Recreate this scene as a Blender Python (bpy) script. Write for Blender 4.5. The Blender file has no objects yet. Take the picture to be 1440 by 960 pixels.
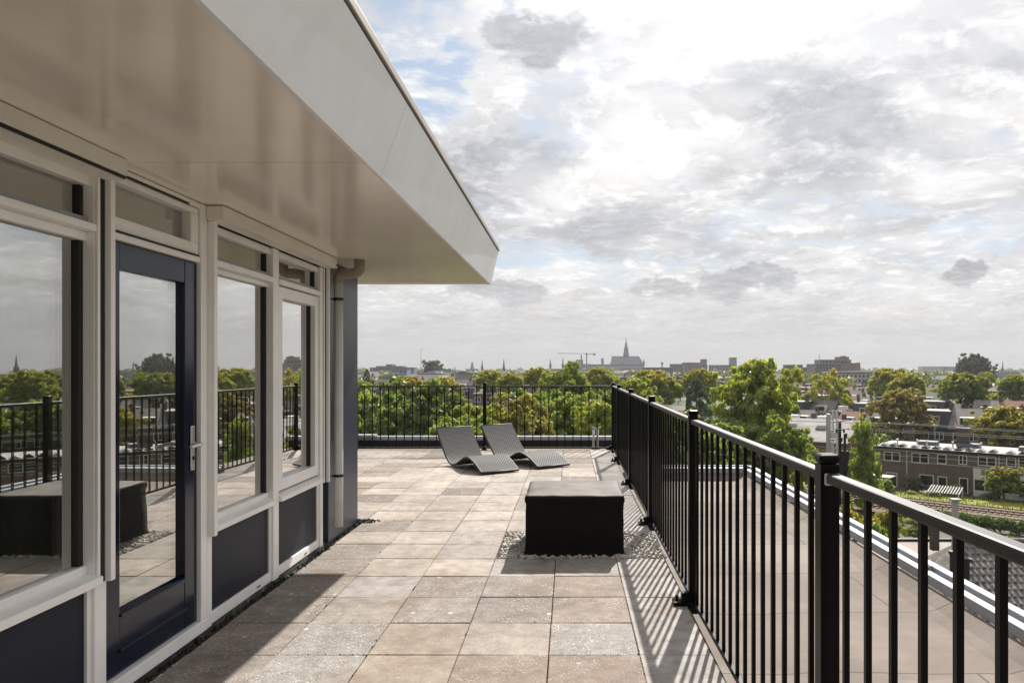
import bpy, bmesh, math, random
import numpy as np
from mathutils import Vector, Matrix, noise as mnoise
R = math.radians
rng = random.Random(7)
SC = bpy.context.scene
COL = SC.collection
# ------------------------------------------------------------------ camera
EYE, F, VX, VY = 1.577, 1016.0, 801.0, 517.0
cam_d = bpy.data.cameras.new('camera'); cam = bpy.data.objects.new('camera', cam_d); COL.objects.link(cam)
cam.location = (0, 0, EYE); cam.rotation_euler = (R(90), 0, 0)
cam_d.sensor_width = 36; cam_d.lens = F/1440*36
cam_d.shift_x = -(VX-720)/1440; cam_d.shift_y = (VY-480)/1440
cam_d.clip_start = 0.05; cam_d.clip_end = 20000
SC.camera = cam
# ------------------------------------------------------------------ render settings
SC.render.engine = 'CYCLES'
SC.view_settings.view_transform = 'Standard'; SC.view_settings.look = 'None'
SC.view_settings.gamma = 1; SC.view_settings.use_curve_mapping = False
SC.view_settings.exposure = 0.6
SC.cycles.use_denoising = True
SC.cycles.max_bounces = 8; SC.cycles.transparent_max_bounces = 12
SC.cycles.volume_bounces = 0
SC.cycles.caustics_reflective = False; SC.cycles.caustics_refractive = False
SC.cycles.sample_clamp_indirect = 6
# ------------------------------------------------------------------ sun
SUNV = Vector((.32, 1.08, 1.0)).normalized()
sl = bpy.data.lights.new('sun', 'SUN'); sl.energy = 5.0; sl.angle = R(.6); sl.color = (1, .95, .885)
so = bpy.data.objects.new('sun', sl); COL.objects.link(so)
so.rotation_euler = SUNV.to_track_quat('Z', 'Y').to_euler(); so.location = SUNV*60
SUN_EL = math.asin(SUNV.z); SUN_AZ = math.atan2(SUNV.x, SUNV.y)
# ------------------------------------------------------------------ node helper
class NT:
    def __init__(s, tree):
        s.t = tree; s.n = tree.nodes; s.l = tree.links
    def new(s, typ, **kw):
        nd = s.n.new(typ)
        for k, v in kw.items(): setattr(nd, k, v)
        return nd
    def put(s, sock, v):
        if v is None: return
        if hasattr(v, 'is_output'): s.l.new(v, sock)
        else:
            try: sock.default_value = v
            except Exception:
                sock.default_value = tuple(v) + (1,) if len(v) == 3 else v
    def m(s, op, a, b=None, c=None, clamp=False):
        nd = s.new('ShaderNodeMath', operation=op, use_clamp=clamp)
        for i, v in enumerate((a, b, c)): s.put(nd.inputs[i], v)
        return nd.outputs[0]
    def ss(s, v, lo, hi, a=0.0, b=1.0):
        nd = s.new('ShaderNodeMapRange', interpolation_type='SMOOTHSTEP')
        s.put(nd.inputs[0], v); nd.inputs[1].default_value = lo; nd.inputs[2].default_value = hi
        nd.inputs[3].default_value = a; nd.inputs[4].default_value = b
        return nd.outputs[0]
    def mix(s, f, a, b, blend='MIX'):
        nd = s.new('ShaderNodeMix', data_type='RGBA', blend_type=blend, clamp_factor=True)
        s.put(nd.inputs[0], f); s.put(nd.inputs[6], a); s.put(nd.inputs[7], b)
        return nd.outputs[2]
    def noise(s, vec, scale, detail=4, rough=.55, w=None):
        nd = s.new('ShaderNodeTexNoise')
        if w is not None:
            nd.noise_dimensions = '4D'; nd.inputs['W'].default_value = w
        if vec is not None: s.l.new(vec, nd.inputs['Vector'])
        nd.inputs['Scale'].default_value = scale; nd.inputs['Detail'].default_value = detail
        nd.inputs['Roughness'].default_value = rough
        return nd.outputs[0]
    def vm(s, op, a, b=None):
        nd = s.new('ShaderNodeVectorMath', operation=op)
        s.put(nd.inputs[0], a); s.put(nd.inputs[1], b)
        return nd
# ------------------------------------------------------------------ world: Nishita sky behind broken cloud
world = bpy.data.worlds.new('World'); SC.world = world; world.use_nodes = True
W = NT(world.node_tree); W.n.clear()
sky = W.new('ShaderNodeTexSky', sky_type='NISHITA', sun_disc=False)
sky.sun_elevation = SUN_EL; sky.sun_rotation = SUN_AZ; sky.air_density = 1.0; sky.dust_density = 1.6
tc = W.new('ShaderNodeTexCoord'); D = W.vm('NORMALIZE', tc.outputs['Generated']).outputs[0]
sx = W.new('ShaderNodeSeparateXYZ'); W.l.new(D, sx.inputs[0]); dx, dy, dz = sx.outputs
zc = W.m('MAXIMUM', dz, 0.0)
den = W.m('ADD', zc, .16)
cb = W.new('ShaderNodeCombineXYZ'); W.l.new(W.m('DIVIDE', dx, den), cb.inputs[0]); W.l.new(W.m('DIVIDE', dy, den), cb.inputs[1])
PV = cb.outputs[0]
warp = W.new('ShaderNodeTexNoise'); W.l.new(PV, warp.inputs['Vector']); warp.inputs['Scale'].default_value = 1.6; warp.inputs['Detail'].default_value = 3
wv = W.vm('SCALE', W.vm('SUBTRACT', warp.outputs['Color'], (.5, .5, .5)).outputs[0]); wv.inputs[3].default_value = .28
PW = W.vm('ADD', PV, wv.outputs[0]).outputs[0]
n_big = W.noise(PW, 1.35, 10, .6, w=3.1)
n_det = W.noise(PW, 4.2, 10, .62, w=8.2)
n_hi = W.noise(PW, 8.5, 12, .66, w=1.3)
n_dark = W.noise(PW, 1.9, 9, .58, w=5.7)
# gnomonic sky coordinates for single clouds
ay = W.m('MAXIMUM', W.m('ABSOLUTE', dy), .05)
U = W.m('DIVIDE', dx, ay); V = W.m('DIVIDE', dz, ay)
ws = W.new('ShaderNodeSeparateXYZ')
cu = W.new('ShaderNodeCombineXYZ'); W.l.new(U, cu.inputs[0]); W.l.new(W.m('MULTIPLY', V, 1.6), cu.inputs[1])
wn2 = W.new('ShaderNodeTexNoise'); W.l.new(cu.outputs[0], wn2.inputs['Vector']); wn2.inputs['Scale'].default_value = 9; wn2.inputs['Detail'].default_value = 8; wn2.inputs['Roughness'].default_value = .62
W.l.new(wn2.outputs['Color'], ws.inputs[0])
du = W.m('MULTIPLY', W.m('SUBTRACT', ws.outputs[0], .5), .20)
dv = W.m('MULTIPLY', W.m('SUBTRACT', ws.outputs[1], .5), .13)
U2 = W.m('ADD', U, du); V2 = W.m('ADD', V, dv)
def blobs(lst):
    tot = None
    for (X, Y, sw, sh, amp) in lst:
        u0, v0 = (X-VX)/F, (VY-Y)/F
        a = W.m('MULTIPLY', W.m('SUBTRACT', U2, u0), F/sw)
        b = W.m('MULTIPLY', W.m('SUBTRACT', V2, v0), F/sh)
        q = W.m('ADD', W.m('MULTIPLY', a, a), W.m('MULTIPLY', b, b))
        e = W.m('MULTIPLY', W.ss(q, 1.05, .25), amp)
        tot = e if tot is None else W.m('ADD', tot, e)
    return tot
dark_b = blobs([(760, 55, 100, 40, .9), (1080, 120, 130, 55, .5), (1170, 160, 120, 60, .45), (1130, 260, 170, 45, .4), (960, 150, 60, 40, .3), (1240, 110, 70, 30, .3), (900, 330, 190, 45, .35),
                (700, 235, 130, 55, .5), (1040, 393, 66, 30, 1.9), (925, 404, 55, 19, 1.2), (700, 413, 85, 26, 1.2), (1355, 377, 42, 22, 1.1),
                (1370, 90, 100, 60, .35), (600, 280, 110, 45, .35), (1330, 200, 160, 40, .25)])
blue_b = blobs([(600, 110, 85, 70, 1.5), (570, 30, 100, 60, 1.2), (690, 20, 60, 25, .8), (830, 362, 260, 14, .75), (1400, 330, 120, 22, .7), (1180, 352, 200, 10, .6), (690, 290, 120, 12, .4),
                (1430, 200, 50, 22, .6)])
sunn = W.new('ShaderNodeVectorMath', operation='DOT_PRODUCT'); W.l.new(D, sunn.inputs[0]); sunn.inputs[1].default_value = SUNV
sd = W.m('MAXIMUM', sunn.outputs['Value'], 0.0)
glow = W.m('ADD', W.m('MULTIPLY', W.m('POWER', sd, 7.0), .36), W.m('MULTIPLY', W.m('POWER', sd, 30.0), .8))
shade = W.m('ADD', W.m('MULTIPLY', W.ss(n_dark, .38, .62), .75), W.m('MULTIPLY', W.ss(n_det, .42, .62), .35))
shade = W.m('MAXIMUM', W.m('ADD', W.m('MULTIPLY', shade, .66), W.m('MULTIPLY', W.m('SUBTRACT', n_hi, .48), 1.5)), 0.0)
shade = W.m('ADD', shade, W.m('MULTIPLY', dark_b, W.ss(n_det, .25, .62, .55, 1.05)), clamp=True)
hz = W.ss(V, .17, .02)          # thick haze bank low down
shade = W.m('MULTIPLY', shade, W.m('SUBTRACT', 1.0, W.m('MULTIPLY', hz, .75)))
fluff = W.m('ADD', W.ss(n_det, .3, .7, -.16, .20), W.m('MULTIPLY', W.m('SUBTRACT', W.m('ABSOLUTE', W.m('SUBTRACT', W.m('MULTIPLY', n_hi, 2.0), 1.0)),   .145), .74))
base_l = W.ss(sunn.outputs['Value'], -.75, .55, .58, .88)     # cloud is brighter towards the sun
bright = W.m('ADD', W.m('ADD', base_l, glow), fluff)
L = W.m('MULTIPLY', bright, W.m('SUBTRACT', 1.0, W.m('MULTIPLY', shade, .47)))
ccol = W.mix(shade, (1.0, .985, .965), (.93, .945, 1.0))
cc = W.vm('SCALE', ccol); W.l.new(W.m('MULTIPLY', L, 10.0), cc.inputs[3])
cover = W.ss(n_big, .30, .46)
cover = W.m('MULTIPLY', cover, W.m('SUBTRACT', 1.0, W.m('MULTIPLY', blue_b, W.ss(n_det, .62, .36))), clamp=True)
cover = W.m('MAXIMUM', cover, W.m('MULTIPLY', hz, .9))
blue = W.mix(.6, sky.outputs[0], (4.2, 5.5, 7.2))
skyc = W.mix(cover, blue, cc.outputs[0])
hcol = W.new('ShaderNodeRGB'); hcol.outputs[0].default_value = (4.3, 4.26, 4.3, 1)
skyc = W.mix(W.m('MULTIPLY', W.ss(V, .16, .0), .9), skyc, hcol.outputs[0])
bg = W.new('ShaderNodeBackground'); W.l.new(skyc, bg.inputs[0]); bg.inputs[1].default_value = .071
wo = W.new('ShaderNodeOutputWorld'); W.l.new(bg.outputs[0], wo.inputs[0])
# ------------------------------------------------------------------ materials
MATS = {}
def mat(name, col, rough=.5, spec=.5, metal=0., var=0., vscale=3., bump=0., bscale=40., col2=None, c2scale=2., c2lo=.45, c2hi=.65, coat=0.):
    if name in MATS: return MATS[name]
    m = bpy.data.materials.new(name); m.use_nodes = True
    T = NT(m.node_tree); b = T.n['Principled BSDF']
    b.inputs['Roughness'].default_value = rough; b.inputs['Specular IOR Level'].default_value = spec
    b.inputs['Metallic'].default_value = metal; b.inputs['Coat Weight'].default_value = coat; b.inputs['Coat Roughness'].default_value = .06
    tcn = T.new('ShaderNodeTexCoord'); vec = tcn.outputs['Object']
    c = None
    if var or col2:
        c = T.mix(0.0, col + (1,), col + (1,))
        if col2: c = T.mix(T.ss(T.noise(vec, c2scale, 6, .65), c2lo, c2hi), col + (1,), col2 + (1,))
        if var:
            f = T.ss(T.noise(vec, vscale, 7, .65), .25, .75, 1-var, 1+var)
            g = T.new('ShaderNodeCombineColor')
            for i in range(3): T.l.new(f, g.inputs[i])
            c = T.mix(1.0, c, g.outputs[0], 'MULTIPLY')
        T.l.new(c, b.inputs['Base Color'])
    else: b.inputs['Base Color'].default_value = col + (1,)
    if bump:
        bp = T.new('ShaderNodeBump'); bp.inputs['Strength'].default_value = bump; bp.inputs['Distance'].default_value = .01
        T.l.new(T.noise(vec, bscale, 5, .6), bp.inputs['Height']); T.l.new(bp.outputs[0], b.inputs['Normal'])
    MATS[name] = m
    return m
WHITE = mat('white_frame_paint', (.86, .845, .82), .35, var=.05, vscale=4)
CREAM = mat('cream_shutter_metal', (.76, .73, .67), .4, var=.05)
SOFFIT = mat('soffit_gloss_panel', (.87, .81, .715), .14, .6, var=.07, vscale=1.4, bump=.06, bscale=3)
FASCIA = mat('fascia_panel', (.84, .85, .845), .35, var=.05, vscale=2, col2=(.77, .785, .785), c2scale=1.2)
TRIM = mat('roof_trim_metal', (.42, .37, .31), .35, metal=.6)
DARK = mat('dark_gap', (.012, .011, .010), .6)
BLUEDOOR = mat('navy_gloss_door_paint', (.003, .008, .026), .12, .3, var=.12, coat=.06)
BLUEPAN = mat('navy_spandrel_panel', (.014, .018, .030), .45, .16, var=.10, vscale=2)
BLUEPIL = mat('blue_grey_cladding', (.013, .017, .034), .36, .35, var=.08, vscale=2)
PIPE = mat('grey_pvc_pipe', (.56, .555, .55), .45, var=.08, vscale=6)
PIPED = mat('brown_weathered_pipe', (.26, .22, .17), .5, var=.15, vscale=8)
STEEL = mat('brushed_steel', (.62, .61, .60), .28, metal=1.0)
GALV = mat('galvanised_steel', (.55, .56, .57), .45, metal=.7, var=.1, vscale=10)
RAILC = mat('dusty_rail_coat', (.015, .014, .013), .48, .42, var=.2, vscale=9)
BLACK = mat('black_powder_coat', (.0022, .0021, .002), .34, .16, var=.25, vscale=14)
ALU = mat('parapet_aluminium', (.34, .36, .39), .5, metal=0., var=.08, vscale=3)
BITUM = mat('black_bitumen', (.011, .0105, .010), .62, .4, var=.35, vscale=5, bump=.5, bscale=9, col2=(.02, .019, .018), c2scale=4)
PLINTH = mat('weathered_bitumen_upstand', (.055, .052, .047), .8, var=.5, vscale=14, bump=.8, bscale=18, col2=(.16, .15, .135), c2scale=7, c2lo=.5, c2hi=.7)
ROOM = mat('room_plaster', (.42, .38, .33), .8)
ROOMF = mat('room_floor_wood', (.16, .11, .07), .4, var=.2)
CURT = mat('curtain_cloth', (.80, .75, .66), .9)
LEAFIN = mat('houseplant_leaf', (.012, .022, .010), .4)
POT = mat('grey_pot', (.12, .12, .12), .6)

def glass_mat(name, k, tint):
    m = bpy.data.materials.new(name); m.use_nodes = True
    T = NT(m.node_tree); T.n.clear()
    fr = T.new('ShaderNodeFresnel'); fr.inputs[0].default_value = 1.5
    f = T.m('ADD', T.m('MULTIPLY', fr.outputs[0], k), .22); f = T.m('MINIMUM', f, .9)
    tr = T.new('ShaderNodeBsdfTransparent'); tr.inputs[0].default_value = tint + (1,)
    gl = T.new('ShaderNodeBsdfGlossy'); gl.inputs['Roughness'].default_value = 0.0; gl.inputs[0].default_value = (.95, .945, .92, 1)
    bp = T.new('ShaderNodeBump'); bp.inputs['Strength'].default_value = .02; bp.inputs['Distance'].default_value = .02
    tcn = T.new('ShaderNodeTexCoord'); T.l.new(T.noise(tcn.outputs['Object'], 1.3, 2, .4), bp.inputs['Height']); T.l.new(bp.outputs[0], gl.inputs['Normal'])
    mx = T.new('ShaderNodeMixShader'); T.l.new(f, mx.inputs[0]); T.l.new(tr.outputs[0], mx.inputs[1]); T.l.new(gl.outputs[0], mx.inputs[2])
    o = T.new('ShaderNodeOutputMaterial'); T.l.new(mx.outputs[0], o.inputs[0])
    return m
GLASS = glass_mat('double_glazing', 3.3, (.82, .85, .81))
FARGLASS = mat('dark_window_glass', (.02, .025, .03), .12, .6)

# paving: per-tile colour in an attribute, alpha = washed aggregate
def paving_mat():
    m = bpy.data.materials.new('concrete_paving'); m.use_nodes = True
    T = NT(m.node_tree); b = T.n['Principled BSDF']; b.inputs['Roughness'].default_value = .82; b.inputs['Specular IOR Level'].default_value = .3
    at = T.new('ShaderNodeAttribute', attribute_name='tile')
    tcn = T.new('ShaderNodeTexCoord'); v = tcn.outputs['Object']
    fine = T.noise(v, 160, 3, .7); mid = T.noise(v, 9, 7, .7); big = T.noise(v, 1.7, 5, .6)
    c = at.outputs['Color']
    def mul(c, f):
        g = T.new('ShaderNodeCombineColor')
        for i in range(3): T.l.new(f, g.inputs[i])
        return T.mix(1.0, c, g.outputs[0], 'MULTIPLY')
    c = mul(c, T.ss(mid, .28, .72, .74, 1.2)); c = mul(c, T.ss(fine, .3, .7, .78, 1.18)); c = mul(c, T.ss(big, .3, .7, .80, 1.10))
    c = T.mix(T.m('MULTIPLY', T.ss(T.noise(v, 2.6, 6, .65, w=2.), .48, .66), .42), c, (.20, .135, .085, 1))
    vo = T.new('ShaderNodeTexVoronoi'); T.l.new(v, vo.inputs['Vector']); vo.inputs['Scale'].default_value = 75
    vs = T.new('ShaderNodeSeparateColor'); T.l.new(vo.outputs['Color'], vs.inputs[0])
    patch = T.ss(T.noise(v, 5, 5, .6, w=4.), .42, .6)
    grain = T.m('MULTIPLY', T.ss(vo.outputs['Distance'], .50, .22), at.outputs['Alpha'])
    lightp = T.m('MULTIPLY', T.m('MULTIPLY', grain, T.m('GREATER_THAN', vs.outputs[0], .62)), T.m('ADD', T.m('MULTIPLY', patch, .75), .12))
    darkp = T.m('MULTIPLY', T.m('MULTIPLY', grain, T.m('LESS_THAN', vs.outputs[0], .34)), .6)
    c = T.mix(darkp, c, (.12, .105, .09, 1)); c = T.mix(lightp, c, (.66, .62, .56, 1))
    vl = T.new('ShaderNodeTexVoronoi'); T.l.new(v, vl.inputs['Vector']); vl.inputs['Scale'].default_value = 7.5
    vls = T.new('ShaderNodeSeparateColor'); T.l.new(vl.outputs['Color'], vls.inputs[0])
    lich = T.m('MULTIPLY', T.m('MULTIPLY', T.ss(T.m('ADD', vl.outputs['Distance'], T.m('MULTIPLY', T.m('SUBTRACT', mid, .5), .25)), .16, .10), T.m('GREATER_THAN', vls.outputs[1], .72)), at.outputs['Alpha'])
    c = T.mix(T.m('MULTIPLY', lich, .75), c, (.62, .60, .55, 1))
    T.l.new(c, b.inputs['Base Color'])
    bp = T.new('ShaderNodeBump'); bp.inputs['Strength'].default_value = .35; bp.inputs['Distance'].default_value = .004
    h = T.m('ADD', T.m('MULTIPLY', fine, .5), T.m('MULTIPLY', grain, 1.2)); T.l.new(h, bp.inputs['Height']); T.l.new(bp.outputs[0], b.inputs['Normal'])
    return m
PAVE = paving_mat()
def roofing_mat():
    m = bpy.data.materials.new('bitumen_roofing_felt'); m.use_nodes = True
    T = NT(m.node_tree); b = T.n['Principled BSDF']; b.inputs['Roughness'].default_value = .85; b.inputs['Specular IOR Level'].default_value = .25
    tcn = T.new('ShaderNodeTexCoord'); v = tcn.outputs['Object']
    wn = T.new('ShaderNodeTexNoise'); T.l.new(v, wn.inputs['Vector']); wn.inputs['Scale'].default_value = 1.6
    vv = T.vm('SCALE', T.vm('SUBTRACT', wn.outputs['Color'], (.5, .5, .5)).outputs[0]); vv.inputs[3].default_value = .12
    vw = T.vm('ADD', v, vv.outputs[0]).outputs[0]
    br = T.new('ShaderNodeTexBrick', offset=.37); T.l.new(vw, br.inputs['Vector']); br.inputs['Scale'].default_value = 1
    br.inputs['Brick Width'].default_value = 3.6; br.inputs['Row Height'].default_value = .98; br.inputs['Mortar Size'].default_value = .006; br.inputs['Mortar Smooth'].default_value = .1
    c = T.mix(T.ss(T.noise(v, .9, 7, .65), .35, .68), (.15, .12, .10, 1), (.245, .205, .175, 1))
    c = T.mix(T.m('MULTIPLY', T.ss(T.noise(v, 2.2, 6, .7, w=3.), .52, .75), .5), c, (.17, .145, .125, 1))
    c = T.mix(T.m('MULTIPLY', T.ss(T.noise(v, 60, 3, .7), .3, .7), .25), c, (.20, .18, .16, 1))
    c = T.mix(T.m('MULTIPLY', br.outputs['Fac'], .8), c, (.06, .05, .045, 1))
    T.l.new(c, b.inputs['Base Color'])
    bp = T.new('ShaderNodeBump'); bp.inputs['Strength'].default_value = .5; bp.inputs['Distance'].default_value = .02
    T.l.new(T.m('SUBTRACT', T.noise(v, 3, 5, .6), T.m('MULTIPLY', br.outputs['Fac'], .5)), bp.inputs['Height']); T.l.new(bp.outputs[0], b.inputs['Normal'])
    return m
FELT = roofing_mat()
def weave_mat():
    m = bpy.data.materials.new('grey_wicker_weave'); m.use_nodes = True
    T = NT(m.node_tree); b = T.n['Principled BSDF']; b.inputs['Roughness'].default_value = .6; b.inputs['Specular IOR Level'].default_value = .15
    uv = T.new('ShaderNodeUVMap', uv_map='weave')
    s = T.new('ShaderNodeSeparateXYZ'); T.l.new(uv.outputs[0], s.inputs[0])
    row = T.m('FLOOR', s.outputs[1]); fu = T.m('FRACT', T.m('ADD', s.outputs[0], T.m('MULTIPLY', row, .5))); fv = T.m('FRACT', s.outputs[1])
    a = T.m('ABSOLUTE', T.m('SUBTRACT', fu, .5)); bb = T.m('ABSOLUTE', T.m('SUBTRACT', fv, .5))
    h = T.m('MULTIPLY', T.ss(a, .5, .22), T.ss(bb, .5, .25))
    c = T.mix(h, (.016, .015, .015, 1), (.115, .109, .108, 1))
    T.l.new(c, b.inputs['Base Color'])
    bp = T.new('ShaderNodeBump'); bp.inputs['Strength'].default_value = .7; bp.inputs['Distance'].default_value = .006
    T.l.new(h, bp.inputs['Height']); T.l.new(bp.outputs[0], b.inputs['Normal'])
    return m
WEAVE = weave_mat()
def island_mat(name, cols, rough=.8, base=None):
    m = bpy.data.materials.new(name); m.use_nodes = True
    T = NT(m.node_tree); b = T.n['Principled BSDF']; b.inputs['Roughness'].default_value = rough; b.inputs['Specular IOR Level'].default_value = .3
    g = T.new('ShaderNodeNewGeometry'); r = T.new('ShaderNodeValToRGB'); T.l.new(g.outputs['Random Per Island'], r.inputs[0])
    r.color_ramp.interpolation = 'CONSTANT'
    for i, c in enumerate(cols):
        e = r.color_ramp.elements[i] if i < 2 else r.color_ramp.elements.new(0)
        e.position = i/len(cols); e.color = c + (1,)
    T.l.new(r.outputs[0], b.inputs['Base Color'])
    return m
PEBBLE = island_mat('river_pebbles', [(.45, .42, .38), (.22, .19, .16), (.60, .57, .53), (.34, .29, .24), (.12, .11, .10), (.50, .43, .34), (.28, .27, .26)], .6)
def leaf_mat():
    m = bpy.data.materials.new('foliage'); m.use_nodes = True
    T = NT(m.node_tree); T.n.clear()
    oi = T.new('ShaderNodeObjectInfo'); g = T.new('ShaderNodeNewGeometry'); tcn = T.new('ShaderNodeTexCoord')
    sp = T.new('ShaderNodeSeparateXYZ'); T.l.new(tcn.outputs['Object'], sp.inputs[0])
    rnd = g.outputs['Random Per Island']
    h = T.new('ShaderNodeHueSaturation'); T.l.new(oi.outputs['Color'], h.inputs['Color'])
    T.l.new(T.m('ADD', T.m('MULTIPLY', T.m('SUBTRACT', rnd, .5), .05), .5), h.inputs['Hue'])
    clump = T.noise(tcn.outputs['Object'], 5.5, 3, .5)
    T.l.new(T.m('ADD', T.m('MULTIPLY', rnd, .8), T.m('ADD', T.m('MULTIPLY', clump, .7), .72)), h.inputs['Value'])
    top = T.ss(T.m('ADD', sp.outputs[2], T.m('MULTIPLY', T.m('SUBTRACT', T.noise(tcn.outputs['Object'], 3.2, 3, .6, w=2.), .5), .5)), .55, .98)
    au = T.m('MULTIPLY', T.m('MULTIPLY', top, oi.outputs['Alpha']), T.m('ADD', .45, T.m('MULTIPLY', rnd, .7)), clamp=True)
    autumn = T.mix(rnd, (.36, .27, .024, 1), (.27, .29, .03, 1))
    c = T.mix(au, h.outputs[0], autumn)
    df = T.new('ShaderNodeBsdfDiffuse'); T.l.new(c, df.inputs[0])
    tl = T.new('ShaderNodeBsdfTranslucent'); T.l.new(T.mix(1.0, c, (1.6, 1.5, .72, 1), 'MULTIPLY'), tl.inputs[0])
    gl = T.new('ShaderNodeBsdfGlossy'); gl.inputs['Roughness'].default_value = .45
    m1 = T.new('ShaderNodeMixShader'); m1.inputs[0].default_value = .5; T.l.new(df.outputs[0], m1.inputs[1]); T.l.new(tl.outputs[0], m1.inputs[2])
    m2 = T.new('ShaderNodeMixShader'); m2.inputs[0].default_value = .06; T.l.new(m1.outputs[0], m2.inputs[1]); T.l.new(gl.outputs[0], m2.inputs[2])
    o = T.new('ShaderNodeOutputMaterial'); T.l.new(m2.outputs[0], o.inputs[0])
    return m
LEAF = leaf_mat()
BARK = mat('bark', (.085, .068, .052), .9, var=.3, vscale=10)
def brick_mat(name, c1, c2, mortar, sc=1.0):
    m = bpy.data.materials.new(name); m.use_nodes = True
    T = NT(m.node_tree); b = T.n['Principled BSDF']; b.inputs['Roughness'].default_value = .9; b.inputs['Specular IOR Level'].default_value = .2
    tcn = T.new('ShaderNodeTexCoord'); s = T.new('ShaderNodeSeparateXYZ'); T.l.new(tcn.outputs['Object'], s.inputs[0])
    cbn = T.new('ShaderNodeCombineXYZ'); T.l.new(T.m('ADD', s.outputs[0], s.outputs[1]), cbn.inputs[0]); T.l.new(s.outputs[2], cbn.inputs[1])
    br = T.new('ShaderNodeTexBrick'); T.l.new(cbn.outputs[0], br.inputs['Vector'])
    br.inputs['Scale'].default_value = 1; br.inputs['Brick Width'].default_value = .22*sc; br.inputs['Row Height'].default_value = .065*sc; br.inputs['Mortar Size'].default_value = .008*sc
    br.inputs['Color1'].default_value = c1 + (1,); br.inputs['Color2'].default_value = c2 + (1,); br.inputs['Mortar'].default_value = mortar + (1,)
    c = T.mix(T.m('MULTIPLY', T.ss(T.noise(tcn.outputs['Object'], .8, 6, .65), .4, .7), .4), br.outputs[0], tuple(x*.6 for x in c1) + (1,))
    T.l.new(c, b.inputs['Base Color'])
    return m
BRICK = brick_mat('brown_brick', (.155, .112, .088), (.20, .148, .118), (.20, .18, .16))
BRICKD = brick_mat('dark_brick', (.085, .065, .055), (.11, .085, .07), (.14, .125, .11))
BRICKR = brick_mat('red_brick', (.20, .095, .065), (.25, .125, .085), (.26, .22, .19))
RTILE = mat('grey_roof_tiles', (.17, .155, .145), .75, var=.35, vscale=6, col2=(.26, .235, .215), c2scale=3)
REDTILE = mat('red_roof_tiles', (.33, .17, .12), .8, var=.25, vscale=2)
SLATE = mat('dark_slate_roof', (.055, .055, .062), .6, var=.25, vscale=1.5)
FLATR = mat('pale_flat_roof_felt', (.36, .34, .32), .8, var=.25, vscale=.6)
FLATB = mat('brown_flat_roof_felt', (.26, .22, .19), .85, var=.2, vscale=.7)
CONC = mat('pale_concrete', (.42, .41, .39), .85, var=.12, vscale=.4)
CONCG = mat('grey_concrete', (.22, .22, .23), .85, var=.15, vscale=.3)
STONE = mat('church_stone', (.11, .108, .108), .9, var=.2, vscale=.2)
WPAINT = mat('white_house_paint', (.74, .73, .70), .6, var=.08, vscale=1)
LEAD = mat('lead_roof', (.12, .135, .16), .6, var=.15, vscale=.2)
RUST = mat('rusty_rail', (.16, .075, .045), .6, var=.3, vscale=3)
SLEEP = mat('concrete_sleeper', (.27, .21, .17), .9, var=.2)
BALLAST = mat('track_ballast', (.15, .105, .08), .95, var=.5, vscale=4, bump=1.0, bscale=12)
SOLAR = mat('solar_panel_glass', (.015, .018, .03), .1, .7)
WOODD = mat('dark_stained_wood', (.03, .027, .025), .8, var=.2)
WIRE = mat('overhead_wire_metal', (.62, .66, .62), .5)
INSUL = mat('dark_equipment', (.018, .017, .017), .5)
CRANE = mat('crane_paint', (.18, .17, .14), .6)
CARW = mat('car_paint_light', (.55, .56, .58), .25, coat=.5)
CARD = mat('car_paint_dark', (.05, .055, .065), .25, coat=.5)
TYRE = mat('tyre_rubber', (.015, .015, .015), .8)
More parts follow.
